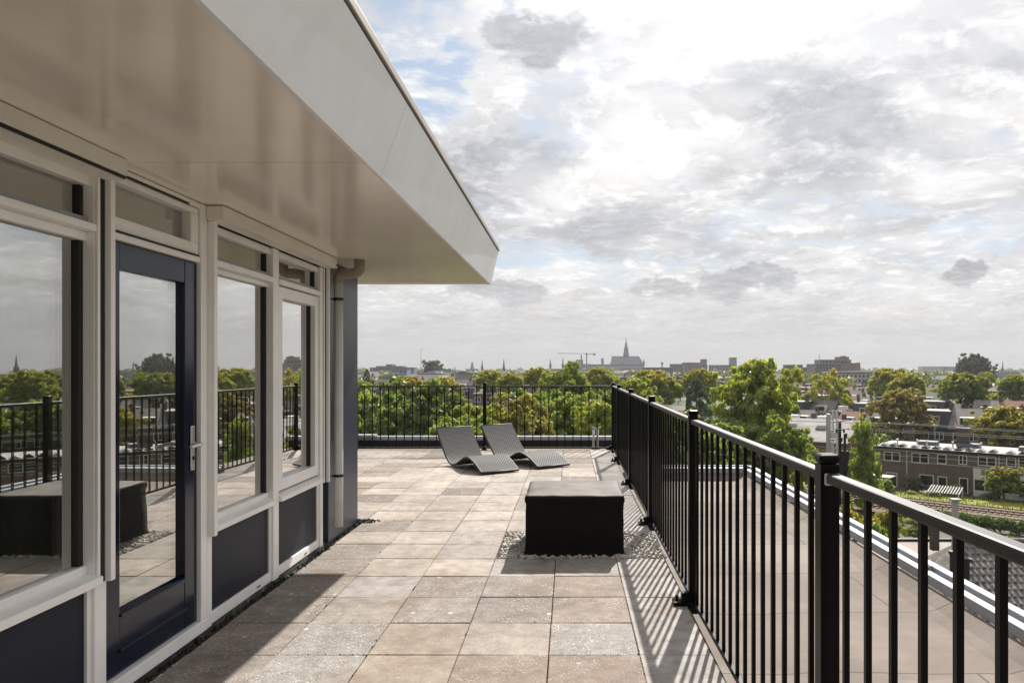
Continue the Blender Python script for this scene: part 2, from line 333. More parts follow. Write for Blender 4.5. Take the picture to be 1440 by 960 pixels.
# ------------------------------------------------------------------ mesh builder
class MB:
    def __init__(s): s.v = []; s.f = []
    def add(s, vs, fs):
        o = len(s.v); s.v += [tuple(v) for v in vs]; s.f += [tuple(i+o for i in f) for f in fs]; return s
    def box(s, x0, x1, y0, y1, z0, z1):
        return s.add([(x0, y0, z0), (x1, y0, z0), (x1, y1, z0), (x0, y1, z0), (x0, y0, z1), (x1, y0, z1), (x1, y1, z1), (x0, y1, z1)],
                     [(3, 2, 1, 0), (4, 5, 6, 7), (0, 1, 5, 4), (1, 2, 6, 5), (2, 3, 7, 6), (3, 0, 4, 7)])
    def cbox(s, c, d): return s.box(c[0]-d[0]/2, c[0]+d[0]/2, c[1]-d[1]/2, c[1]+d[1]/2, c[2]-d[2]/2, c[2]+d[2]/2)
    def bar(s, p, q, w, h=None, up=(0, 0, 1)):
        h = h or w; p = Vector(p); q = Vector(q); d = (q-p).normalized(); up = Vector(up)
        if abs(d.dot(up)) > .98: up = Vector((0, 1, 0))
        a = d.cross(up).normalized()*w/2; b = a.normalized().cross(d)*h/2
        vs = [p-a-b, p+a-b, p+a+b, p-a+b, q-a-b, q+a-b, q+a+b, q-a+b]
        return s.add(vs, [(0, 1, 2, 3), (7, 6, 5, 4), (4, 5, 1, 0), (5, 6, 2, 1), (6, 7, 3, 2), (7, 4, 0, 3)])
    def tube(s, pts, rad, n=10, cap=True):
        pts = [Vector(p) for p in pts]; rad = rad if isinstance(rad, (list, tuple)) else [rad]*len(pts)
        vs = []; fs = []; pa = None
        for i, p in enumerate(pts):
            d = (pts[min(i+1, len(pts)-1)]-pts[max(i-1, 0)]).normalized()
            if pa is None: pa = d.orthogonal().normalized()
            pa = (pa-d*pa.dot(d)); pa = pa.normalized() if pa.length > 1e-6 else d.orthogonal().normalized(); b = d.cross(pa)
            for k in range(n):
                t = 2*math.pi*k/n; vs.append(p+(pa*math.cos(t)+b*math.sin(t))*rad[i])
        for i in range(len(pts)-1):
            for k in range(n):
                k2 = (k+1) % n; fs.append((i*n+k, i*n+k2, (i+1)*n+k2, (i+1)*n+k))
        if cap: fs.append(tuple(range(n-1, -1, -1))); fs.append(tuple((len(pts)-1)*n+k for k in range(n)))
        return s.add(vs, fs)
    def prism(s, poly, axis, a, b):
        """poly: 2-D points, extruded along axis from a to b ('x': (y,z); 'y': (x,z); 'z': (x,y))"""
        n = len(poly)
        def pt(p, t): return {'x': (t, p[0], p[1]), 'y': (p[0], t, p[1]), 'z': (p[0], p[1], t)}[axis]
        vs = [pt(p, a) for p in poly]+[pt(p, b) for p in poly]
        fs = [tuple(range(n)), tuple(range(2*n-1, n-1, -1))]+[(i, i+n, (i+1) % n+n, (i+1) % n) for i in range(n)]
        return s.add(vs, fs)
    def cone(s, c, r0, r1, z0, z1, n=8, rot=0):
        vs = [(c[0]+r0*math.cos(rot+2*math.pi*k/n), c[1]+r0*math.sin(rot+2*math.pi*k/n), z0) for k in range(n)]
        vs += [(c[0]+r1*math.cos(rot+2*math.pi*k/n), c[1]+r1*math.sin(rot+2*math.pi*k/n), z1) for k in range(n)]
        return s.add(vs, [tuple(range(n-1, -1, -1)), tuple(range(n, 2*n))]+[(k, (k+1) % n, (k+1) % n+n, k+n) for k in range(n)])
    def build(s, name, m, parent=None, bevel=0., smooth=False, world=True):
        off = Vector((0, 0, 0)); p = parent
        while p is not None and world: off += p.location; p = p.parent
        me = bpy.data.meshes.new(name)
        me.from_pydata([(v[0]-off.x, v[1]-off.y, v[2]-off.z) for v in s.v], [], s.f)
        bm = bmesh.new(); bm.from_mesh(me); bmesh.ops.recalc_face_normals(bm, faces=bm.faces); bm.to_mesh(me); bm.free()
        me.materials.append(m)
        if smooth: me.polygons.foreach_set('use_smooth', [True]*len(me.polygons))
        o = bpy.data.objects.new(name, me); COL.objects.link(o); o.parent = parent
        if bevel:
            b = o.modifiers.new('bevel', 'BEVEL'); b.width = bevel; b.segments = 2; b.limit_method = 'ANGLE'
        return o
def tag(o, label=None, cat=None, group=None, kind=None):
    if label: o['label'] = label
    if cat: o['category'] = cat
    if group: o['group'] = group
    if kind: o['kind'] = kind
    return o
def thing(name, label, cat, loc=(0, 0, 0), group=None, rz=0):
    o = bpy.data.objects.new(name, None); COL.objects.link(o); o.location = loc; o.rotation_euler = (0, 0, rz); o.empty_display_size = .2
    return tag(o, label, cat, group)
def dup(o, parent=None):
    c = o.copy(); COL.objects.link(c); c.parent = parent
    for ch in o.children: dup(ch, c)
    return c
def P(X, Y, d): return Vector(((X-VX)*d/F, d, EYE+(VY-Y)*d/F))
GZ = -15.5
# ================================================================== SETTING
g = MB(); g.add([(-4000, -600, GZ), (4000, -600, GZ), (4000, 6500, GZ), (-4000, 6500, GZ)], [(0, 1, 2, 3)])
GROUND = mat('town_ground', (.05, .065, .025), .95, var=.35, vscale=.15, col2=(.10, .095, .075), c2scale=.05, c2lo=.47, c2hi=.53)
tag(g.build('ground', GROUND), kind='structure')
# ------------------------------------------------------------------ terrace floor
WX = -2.15            # facade plane
x_lines0, y_lines0, TS = -.115, 3.975, .5
def terrace():
    vs, fs, cols = [], [], []
    def tile(x0, x1, y0, y1, col, k):
        gp = rng.uniform(.0018, .003); dz = [rng.uniform(-.002, .002)]*4; tl = rng.uniform(-.0015, .0015), rng.uniform(-.0015, .0015)
        dz = [dz[0]-tl[0]-tl[1], dz[0]+tl[0]-tl[1], dz[0]+tl[0]+tl[1], dz[0]-tl[0]+tl[1]]
        j = rng.uniform(-.001, .001)
        x0 += gp+j; x1 -= gp-j; y0 += gp; y1 -= gp; e = .004
        o = len(vs)
        for (x, y), z in zip(((x0, y0), (x1, y0), (x1, y1), (x0, y1)), dz): vs.append((x, y, z-.05))
        for (x, y), z in zip(((x0, y0), (x1, y0), (x1, y1), (x0, y1)), dz): vs.append((x, y, z-e))
        for (x, y), z in zip(((x0+e, y0+e), (x1-e, y0+e), (x1-e, y1-e), (x0+e, y1-e)), dz): vs.append((x, y, z))
        nf = [(8, 9, 10, 11)]
        for i in range(4):
            i2 = (i+1) % 4; nf += [(i, i2, 4+i2, 4+i), (4+i, 4+i2, 8+i2, 8+i)]
        for f in nf: fs.append(tuple(q+o for q in f)); cols.append(col+(k,))
    def pick(kind):
        f = rng.uniform(.93, 1.07)
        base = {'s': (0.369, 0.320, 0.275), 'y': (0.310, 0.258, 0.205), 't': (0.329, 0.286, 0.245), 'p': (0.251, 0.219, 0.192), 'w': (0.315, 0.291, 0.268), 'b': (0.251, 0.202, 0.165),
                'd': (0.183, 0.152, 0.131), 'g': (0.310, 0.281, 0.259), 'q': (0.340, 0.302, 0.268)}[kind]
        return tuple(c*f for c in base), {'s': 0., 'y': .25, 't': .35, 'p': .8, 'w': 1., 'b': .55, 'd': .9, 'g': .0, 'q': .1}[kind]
    #            c=-4 -3 -2 -1  0     (rows counted away from the camera)
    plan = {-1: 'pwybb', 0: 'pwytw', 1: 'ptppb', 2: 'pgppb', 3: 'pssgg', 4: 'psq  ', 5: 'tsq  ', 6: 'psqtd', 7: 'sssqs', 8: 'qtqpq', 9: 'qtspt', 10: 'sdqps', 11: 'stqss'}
    for r in range(-12, 20):
        y0 = y_lines0+r*TS
        for c in range(-20, 1):
            x0 = x_lines0+c*TS
            if c < -4 and y0 < 7.2: continue
            if r in (4, 5) and c >= -1: continue
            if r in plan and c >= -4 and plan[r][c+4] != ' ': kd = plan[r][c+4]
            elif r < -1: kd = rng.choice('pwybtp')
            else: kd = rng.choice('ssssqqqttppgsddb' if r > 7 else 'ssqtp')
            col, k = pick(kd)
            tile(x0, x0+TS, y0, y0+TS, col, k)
    y = y_lines0-8.0; i = 0
    while y < 13.9:          # smooth border slabs along the fence
        ln = 1.0
        if 4.9 < y < 5.9: ln = .5
        if 5.9 < y < 6.9: y = 6.975
        col, k = pick('q'); col = tuple(c*1.0 for c in col)
        tile(.385, .785, y, min(y+ln, 13.95), (.38, .352, .33), .05); y += ln; i += 1
    me = bpy.data.meshes.new('terrace_floor'); me.from_pydata(vs, [], fs)
    a = me.attributes.new('tile', 'FLOAT_COLOR', 'FACE')
    a.data.foreach_set('color', np.array(cols, dtype=np.float32).ravel())
    me.materials.append(PAVE); me.validate()
    o = bpy.data.objects.new('terrace_floor', me); COL.objects.link(o)
    tag(o, kind='structure')
terrace()
JOINT = mat('dark_joint_sand', (.06, .05, .036), .95, var=.4, vscale=5, col2=(.05, .06, .02), c2scale=3)
tag(MB().box(-10.5, .80, -2.2, 14.0, -.06, -.022).build('bedding_sand', JOINT), kind='structure')
# ------------------------------------------------------------------ the block under the terrace
apt = thing('apartment_building', 'apartment block carrying the roof terrace, felt roof and pale metal parapet', 'building', (0, 5, GZ))
MB().box(-16, 1.6, -10, 15.2, GZ, -.16).box(1.62, 2.80, -10, 11.2, GZ, -.16).build('wall', BRICK, apt)
rf = MB().box(-16, .80, 14.02, 15.0, -.155, -.055).box(.81, 2.45, -8, 10.86, -.155, -.12)
rf.prism([(2.45, -.155), (2.45, -.12), (2.54, -.095), (2.655, -.035), (2.66, -.155)], 'y', -8, 10.9)
rf.prism([(10.86, -.155), (10.86, -.12), (10.94, -.07), (11.0, -.01), (11.04, -.155)], 'x', .81, 2.66)
rf.box(.8, 1.6, 10.9, 15.0, -.155, -.10)
rf.build('flat_roof', FELT, apt)
pp = MB().box(2.665, 2.735, -8, 10.97, -.03, .042).box(2.736, 2.76, -8, 10.99, -.03, .028).box(2.761, 2.83, -8, 11.17, -.06, .068)
for yy in (-2.0, .5, 3., 5.5, 8.): pp.box(2.66, 2.834, yy, yy+.012, -.035, .071)
pp.build('parapet', ALU, apt, bevel=.003)
MB().box(.9, 2.66, 10.98, 11.10, -.02, .055).build('parapet', ALU, apt, bevel=.003)
MB().box(.9, 2.755, 11.12, 11.17, -.04, .075).build('parapet', ALU, apt)
MB().box(-16, 1.4, 15.0, 15.16, .075, .155).build('parapet', ALU, apt, bevel=.004)
MB().box(-16, 1.4, 14.985, 15.1, -.06, .073).build('parapet_upstand', BITUM, apt)
MB().box(-5.2, -4.0, 14.85, 15.05, .158, .20).build('parapet_cap', ALU, apt)
for i, yy in enumerate((3.2, 4.9, 6.6, 8.4)):     # torch-on laps in the felt
    m_ = MB(); x = .82; pts = []
    while x < 2.5: pts.append((x, yy+.10*math.sin(x*2.3+i)+.12*(x-1)*(-1)**i)); x += .12
    for a, b in zip(pts, pts[1:]): m_.add([(a[0], a[1], -.1185), (b[0], b[1], -.1185), (b[0], b[1]+.018, -.110), (a[0], a[1]+.018, -.110)], [(0, 1, 2, 3)])
    if i == 3: m_.build('roof_seam', DARK, apt)
# ------------------------------------------------------------------ penthouse
ph = thing('penthouse', 'rooftop house with navy door, white window frames and deep overhanging eave', 'house', (-2.15, 4.0, 0))
Y0, Y1 = -2.2, 7.33
# --- roof slab: soffit, fascia, trim
SZ = 2.54
ex = lambda y: -.96+.056*(y-2)/6.28        # lower eave edge
tx = lambda y: -.815+.0*(y)
sf = MB(); ys = [-2.5, .6, 3.39, 6.2, 8.28]
for a, b in zip(ys, ys[1:]):
    gpp = .003
    sf.add([(-9, a+gpp, SZ), (ex(a)-.012, a+gpp, SZ), (ex(b)-.012, b-gpp, SZ), (-9, b-gpp, SZ), (-9, a+gpp, SZ+.02), (ex(a)-.012, a+gpp, SZ+.02), (ex(b)-.012, b-gpp, SZ+.02), (-9, b-gpp, SZ+.02)],
           [(0, 1, 2, 3), (7, 6, 5, 4), (0, 4, 5, 1), (1, 5, 6, 2), (2, 6, 7, 3), (3, 7, 4, 0)])
sf.build('soffit', SOFFIT, ph)
fs_ = MB(); ysf = [-2.5, 1.1, 3.62, 6.1, 8.28]
for a, b in zip(ysf, ysf[1:]):
    gpp = .0025; a2 = a+gpp; b2 = b-gpp if b < 8 else b
    q = [(ex(a2), a2, SZ-.008), (ex(b2), b2, SZ-.008), (tx(b2), b2, 2.90), (tx(a2), a2, 2.90)]
    fs_.add(q+[(x-.02, y, z) for x, y, z in q], [(0, 1, 2, 3), (7, 6, 5, 4), (0, 4, 5, 1), (1, 5, 6, 2), (2, 6, 7, 3), (3, 7, 4, 0)])
fs_.add([(-9, 8.28, SZ-.008), (ex(8.28), 8.28, SZ-.008), (tx(8.28), 8.28, 2.90), (-9, 8.28, 2.9), (-9, 8.26, SZ-.008), (ex(8.28)-.021, 8.26, SZ-.008), (tx(8.28)-.021, 8.26, 2.90), (-9, 8.26, 2.9)],
        [(0, 1, 2, 3), (7, 6, 5, 4), (0, 4, 5, 1), (1, 5, 6, 2), (2, 6, 7, 3), (3, 7, 4, 0)])
fs_.build('fascia', FASCIA, ph)
MB().box(-9, -1.02, -2.5, 8.2, 2.57, 2.90).build('roof', FELT, ph)
MB().box(-1.02, tx(0)-.04, -2.5, 8.2, 2.87, 2.90).build('roof', FELT, ph)
MB().box(tx(0)-.06, tx(0)-.012, -2.5, 8.285, 2.902, 2.912).build('roof_gap', DARK, ph)
MB().box(-9, tx(0)+.012, -2.5, 8.30, 2.914, 2.955).build('roof_trim', TRIM, ph, bevel=.004)
# --- end pillar / end wall / body
MB().box(-2.45, WX, 6.44, Y1, .02, SZ-.003).build('wall', BLUEPIL, ph, bevel=.003)
ew = MB().box(-9, -4.35, 7.15, 7.33, -.03, SZ-.003).box(-4.35, -2.452, 7.15, 7.33, -.03, .12).box(-4.35, -2.452, 7.15, 7.33, 2.36, SZ-.003)
ew.build('wall', BLUEPIL, ph)
wf = MB()
for a, b in ((-4.35, -4.28), (-3.66, -3.58), (-3.08, -2.98), (-2.53, -2.453)): wf.box(a, b, 7.2, 7.28, .122, 2.358)
for a, b in ((-4.28, -3.66), (-3.58, -3.08), (-2.98, -2.53)):
    wf.box(a, b, 7.205, 7.275, 2.14, 2.21).box(a, b, 7.205, 7.275, .123, .19).box(a, b, 7.205, 7.275, 2.30, 2.357)
w = wf.build('window', WHITE, ph)
MB().box(-4.27, -2.54, 7.235, 7.245, .2, 2.3).build('pane', GLASS, w)
rm = MB().box(-6.4, -6.3, Y0, 7.15, 0, SZ-.01).box(-6.3, -2.25, Y0-.1, Y0, 0, SZ-.01).box(-6.3, -2.27, Y0, 7.14, 2.50, 2.53)
rm.build('interior_wall', ROOM, ph)
MB().box(-6.3, -2.27, Y0, 7.14, -.02, .05).build('interior_floor', ROOMF, ph)
MB().box(-2.30, WX-.02, Y0, 7.33, -.05, .030).build('plinth', PLINTH, ph)
# --- window A (nearest)
def bars(lst):
    m_ = MB()
    for b in lst: m_.box(*b)
    return m_
GX = WX-.068
A0, A1 = Y0, 3.27
wa = bars([(WX-.10, WX, A1, 3.355, .03, SZ-.004), (WX-.10, WX-.035, A0, A1, .645, .685), (WX-.10, WX-.035, A0, A1, 2.150, 2.192), (WX-.10, WX-.02, A0, A1, 2.40, 2.46),
           (WX-.10, WX-.015, A0, A1, .03, .105), (WX-.10, WX-.012, A0+.9, A0+1.0, .105, 2.4)]).build('window', WHITE, ph, bevel=.004)
MB().box(WX-.10, WX+.012, A0, A1-.002, 2.192, 2.225).build('transom', WHITE, wa, bevel=.003)
MB().box(WX-.085, WX-.028, A0, A1-.004, 2.226, 2.255).build('transom_bead', mat('grey_bead', (.33, .34, .35), .4), wa)
MB().prism([(WX-.10, .60), (WX+.03, .595), (WX+.03, .632), (WX-.034, .648), (WX-.10, .648)], 'y', A0, A1+.015).build('sill', WHITE, wa, bevel=.002)
MB().box(GX-.012, GX, A0, A1-.002, .685, 2.15).build('pane', GLASS, wa)
MB().box(GX-.012, GX, A0, A1-.002, 2.255, 2.40).build('pane', GLASS, wa)
MB().box(WX-.062, WX-.03, A0, 3.243, .107, .594).build('spandrel_panel', BLUEPAN, ph)
MB().box(WX-.061, WX-.016, 3.243, A1, .106, .594).build('panel_bead', WHITE, ph)
sbA = MB().box(WX-.02, -2.045, A0, 3.345, 2.462, SZ-.004).build('shutter_box', CREAM, ph, bevel=.003)
MB().box(-2.06, -2.052, A0, 3.34, 2.448, 2.461).build('slot', DARK, sbA)
MB().box(WX-.02, -2.062, A0, 3.34, 2.44, 2.4605).build('box_lid', CREAM, sbA)
gA = MB().box(WX+.001, WX+.014, 3.272, 3.29, .597, 2.446).box(WX+.001, WX+.04, 3.325, 3.358, .597, 2.446).build('shutter_guide', WHITE, ph, bevel=.002)
MB().box(WX+.001, WX+.012, 3.291, 3.324, .598, 2.445).build('guide_slot', DARK, gA)
# --- door
D0, D1 = 3.36, 4.215
fr = bars([(WX-.10, WX, D1+.002, 4.285, .10, SZ-.004), (WX-.09, WX-.004, D0, D1, 2.188, 2.222), (WX-.09, WX-.004, D0, D1, 2.505, SZ-.004), (WX-.12, WX+.004, 3.357, 4.285, .03, .098)])
fr.build('door_frame', WHITE, ph, bevel=.004)
fl = bars([(WX-.075, WX-.012, D0+.004, D1-.006, 2.232, 2.298), (WX-.075, WX-.012, D0+.004, D1-.006, 2.468, 2.50), (WX-.075, WX-.0125, D0+.004, D0+.05, 2.298, 2.468), (WX-.075, WX-.0125, D1-.085, D1-.006, 2.298, 2.468)]).build('fanlight', WHITE, ph, bevel=.004)
MB().box(GX-.01, GX, D0+.05, D1-.085, 2.298, 2.468).build('pane', GLASS, fl)
MB().box(WX-.0115, WX-.004, D0+.05, D1-.12, 2.503, 2.512).build('vent_slot', DARK, fl)
MB().box(WX-.0115, WX-.0, D0+.03, D1-.02, 2.224, 2.231).build('drip_gap', DARK, fl)
DX = WX-.022
dr = bars([(DX-.055, DX, D0+.003, D0+.13, .105, 2.183), (DX-.055, DX, D1-.135, D1-.004, .105, 2.183), (DX-.055, DX-.002, D0+.13, D1-.135, 2.055, 2.183), (DX-.055, DX-.002, D0+.13, D1-.135, .105, .385)]).build('door', BLUEDOOR, ph, bevel=.004)
MB().box(DX-.04, DX-.028, D0+.13, D1-.135, .385, 2.055).build('pane', GLASS, dr)
MB().box(DX-.003, DX+.012, D0+.12, D1-.125, .205, .222).build('kick_moulding', BLUEDOOR, dr, bevel=.004)
MB().prism([(DX-.027, .386), (DX+.008, .372), (DX+.008, .386), (DX-.027, .41)], 'y', D0+.131, D1-.136).build('glazing_bead', BLUEDOOR, dr, bevel=.002)
hy = D1-.065
hd = MB().box(DX+.001, DX+.011, hy-.02, hy+.02, .99, 1.245).build('handle', STEEL, dr, bevel=.006)
MB().tube([(DX+.01, hy, 1.14), (DX+.06, hy, 1.14), (DX+.066, hy-.01, 1.14), (DX+.066, hy-.13, 1.137)], .0095, 12).build('lever', STEEL, hd, smooth=True)
MB().tube([(DX+.01, hy, 1.06), (DX+.02, hy, 1.06)], .011, 12).build('lock_cylinder', DARK, hd)
# --- window B
B0, B1 = 4.288, 6.30
mu0, mu1 = 5.245, 5.345
wb = bars([(WX-.10, WX, B0, 4.345, .03, 2.447), (WX-.10, WX, mu0, mu1, .03, 2.447), (WX-.10, WX, 6.235, B1, .03, 2.447), (WX-.10, WX-.015, 4.345, mu0, .03, .10), (WX-.10, WX-.015, mu1, 6.235, .03, .10),
           (WX-.10, WX-.02, 4.345, mu0, 2.40, 2.447), (WX-.10, WX-.02, mu1, 6.235, 2.40, 2.447), (WX-.10, WX-.035, 4.345, mu0, .637, .675), (WX-.10, WX-.035, 4.345, mu0, 2.16, 2.194)]).build('window', WHITE, ph, bevel=.004)
for a, b in ((4.345, mu0), (mu1, 6.235)):
    MB().prism([(WX-.10, .590), (WX+.025, .588), (WX+.025, .622), (WX-.034, .64), (WX-.10, .64)], 'y', a+.001, b-.001).build('sill', WHITE, wb, bevel=.002)
    MB().box(WX-.10, WX+.012, a+.001, b-.001, 2.195, 2.232).build('transom', WHITE, wb, bevel=.003)
    MB().box(WX-.085, WX-.028, a+.001, b-.001, 2.233, 2.262).build('transom_bead', MATS['grey_bead'], wb)
    MB().box(GX-.012, GX, a, b, 2.262, 2.40).build('pane', GLASS, wb)
    MB().box(WX-.062, WX-.03, a+.03, b-.002, .101, .587).build('spandrel_panel', BLUEPAN, ph)
    MB().box(WX-.061, WX-.018, b-.03, b, .102, .586).build('panel_bead', WHITE, ph)
MB().box(GX-.012, GX, 4.345, mu0, .675, 2.16).build('pane', GLASS, wb)
cs = bars([(WX-.09, WX-.012, mu1+.02, mu1+.10, .66, 2.185), (WX-.09, WX-.012, 6.14, 6.22, .66, 2.185), (WX-.09, WX-.0125, mu1+.10, 6.14, .66, .745), (WX-.09, WX-.0125, mu1+.10, 6.14, 2.10, 2.185)]).build('casement', WHITE, wb, bevel=.004)
MB().box(GX-.01, GX+.002, mu1+.10, 6.14, .745, 2.10).build('pane', GLASS, cs)
sbB = MB().box(WX+.002, -2.045, 4.272, 6.36, 2.45, SZ-.006).build('shutter_box', CREAM, ph, bevel=.003)
MB().tube([(-2.046, 6.33, 2.475), (-2.040, 6.33, 2.475)], .008, 10).build('screw', DARK, sbB)
MB().box(WX+.001, WX+.04, 4.292, 4.332, .575, 2.449).build('shutter_guide', WHITE, ph, bevel=.002)
gB = MB().box(WX+.001, WX+.038, 6.345, 6.372, .575, 2.449).box(WX+.001, WX+.012, 6.302, 6.315, .575, 2.449).build('shutter_guide', WHITE, ph, bevel=.002)
MB().box(WX+.0005, WX+.011, 6.316, 6.344, .576, 2.448).build('guide_slot', DARK, gB)
# --- reveal shadow put in as dark strips at the far side of each pane
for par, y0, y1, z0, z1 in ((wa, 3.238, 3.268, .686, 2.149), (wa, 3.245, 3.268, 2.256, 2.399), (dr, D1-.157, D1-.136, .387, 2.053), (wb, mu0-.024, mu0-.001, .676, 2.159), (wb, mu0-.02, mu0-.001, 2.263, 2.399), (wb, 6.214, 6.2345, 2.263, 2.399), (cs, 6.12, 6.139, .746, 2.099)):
    MB().box(GX-.013, GX+.017, y0, y1, z0, z1).build('reveal_shade', DARK, par)
for y in (3.7, 5.0, 5.9):
    MB().box(WX-.0145, WX-.010, y, y+.05, .055, .063).build('weep_cover', DARK, ph)
# --- downpipe
px, py = -2.07, 6.47
dp = MB().tube([(px, py, .16), (px, py, .60), (px, py, 2.36)], .041, 20).build('downpipe', PIPE, ph, smooth=True)
arc = [(px, py, 2.34), (px, py, 2.37), (px+.012, py, 2.40), (px+.04, py, 2.415), (px+.15, py-.02, 2.42), (px+.18, py-.02, 2.43), (px+.195, py-.02, 2.46), (px+.195, py-.02, SZ)]
MB().tube(arc, .047, 18).build('pipe_elbow', PIPED, dp, smooth=True)
for zz in (2.19, .615):
    MB().tube([(px, py, zz-.012), (px, py, zz+.012)], .045, 18).bar((px, py, zz), (WX, py-.05, zz), .014).build('bracket', DARK, dp)
# --- debris gutter
gut = MB()
for i in range(700):
    yy = rng.uniform(2.3, 7.5); s_ = rng.uniform(.003, .012); x = rng.uniform(-2.165, -2.10); z = rng.uniform(-.02, .004)
    gut.cone((x, yy), s_, s_*.5, z-.01, z+s_*.7, 5, rng.random()*3)
for i in range(50):
    s_ = rng.uniform(.008, .022); x = rng.uniform(-2.2, -1.95); yy = rng.uniform(7.34, 7.5)
    gut.cone((x, yy), s_, s_*.4, -.01, s_*.8, 5, rng.random()*3)
tag(gut.build('debris', mat('gutter_moss_and_dirt', (.035, .03, .022), .95, var=.4)), 'dark moss and grit in the gap along the house wall', 'debris', kind='stuff')
# moss tufts and crumbs in the paving joints
ms = MB()
for i in range(900):
    if rng.random() < .5: x = x_lines0+.5*rng.randrange(-4, 2)+rng.gauss(0, .004); yy = rng.uniform(2.6, 9)
    else: x = rng.uniform(-2.1, .38); yy = y_lines0+.5*rng.randrange(-2, 9)+rng.gauss(0, .004)
    if mnoise.noise(Vector((x*2, yy*2, 3))) < .05: continue
    if x > -.6 and 5.9 < yy < 7: continue
    s_ = rng.uniform(.002, .007); ms.cone((x, yy), s_, s_*.4, -.004, s_*.8, 5, rng.random()*3)
tag(ms.build('moss', mat('joint_moss', (.075, .075, .03), .95, var=.5)), 'tufts of moss and crumbs in the joints of the terrace slabs', 'moss', kind='stuff')
# --- curtains and a plant inside
def curtain(y0, y1, x, label, amp=.03, n=60):
    m_ = MB(); top = []; 
    for i in range(n+1):
        t = i/n; y = y0+(y1-y0)*t; xx = x+amp*math.sin(t*(y1-y0)*55)+.5*amp*math.sin(t*23+1)
        top.append((xx, y))
    for a, b in zip(top, top[1:]):
        m_.add([(a[0], a[1], .08), (b[0], b[1], .08), (b[0], b[1], 2.42), (a[0], a[1], 2.42), (a[0]-.004, a[1], .08), (b[0]-.004, b[1], .08), (b[0]-.004, b[1], 2.42), (a[0]-.004, a[1], 2.42)], [(0, 1, 2, 3), (7, 6, 5, 4)])
    tag(m_.build('curtain', CURT, smooth=True), label, 'curtain')
curtain(2.92, 3.24, -2.31, 'cream curtain gathered at the door-side edge of the large left window')
curtain(3.46, 3.95, -2.31, 'cream curtain hanging in folds behind the glass of the navy door', .025)
curtain(5.0, 5.24, -2.31, 'cream curtain bunched behind the tall fixed pane beside the door')
curtain(6.0, 6.22, -2.31, 'cream curtain bunched behind the opening window by the downpipe')
MB().box(-2.62, -2.262, Y0, 3.25, .60, .63).build('interior_ledge', WPAINT, ph)
def houseplant(x, y, lab, n=7, sc=1.0):
    t = thing('potted_plant', lab, 'plant', (x, y, .05))
    MB().cone((x, y), .11, .15, .05, .36, 16).build('pot', POT, t)
    m_ = MB()
    for k in range(n):
        a = 2*math.pi*k/n+.4; d = Vector((math.cos(a), math.sin(a), 0)); pd = Vector((-d.y, d.x, 0))
        L_ = sc*rng.uniform(.35, .6); hgt = sc*rng.uniform(.5, .95)
        p0 = Vector((x, y, .34)); prev = None
        for i in range(9):
            tt = i/8; c = p0+d*L_*tt+Vector((0, 0, hgt*(tt*1.6-.9*tt*tt)))
            wdt = .008 if tt < .35 else .11*sc*math.sin((tt-.33)/.68*math.pi)**.8
            cur = (c-pd*wdt, c+pd*wdt)
            if prev: m_.add([prev[0], prev[1], cur[1], cur[0]], [(0, 1, 2, 3)])
            prev = cur
    m_.build('leaf_cluster', LEAFIN, t)
houseplant(-2.86, 2.95, 'large-leaved dark houseplant just behind the left window glass', 8, 1.1)
# ------------------------------------------------------------------ gravel bed and box
gr = MB()
ico = bmesh.new(); bmesh.ops.create_icosphere(ico, subdivisions=1, radius=1); iv = [v.co.copy() for v in ico.verts]; iface = [tuple(v.index for v in f.verts) for f in ico.faces]; ico.free()
for i in range(3600):
    x = rng.uniform(-.60, .80); y = rng.uniform(5.99, 6.97)
    if -.33 < x < .42 and 6.15 < y < 6.8: continue
    s_ = rng.uniform(.010, .024)
    rot = Matrix.Rotation(rng.random()*6, 3, 'Z') @ Matrix.Rotation(rng.random()*6, 3, 'X')
    sc_ = Vector((rng.uniform(.8, 1.3), rng.uniform(.7, 1.1), rng.uniform(.5, .8)))*s_
    z = rng.uniform(-.02, .004)
    gr.add([rot @ Vector((v.x*sc_.x, v.y*sc_.y, v.z*sc_.z))+Vector((x, y, z)) for v in iv], iface)
tag(gr.build('gravel', PEBBLE), 'mixed river pebbles around the black box on the terrace', 'gravel', kind='stuff')
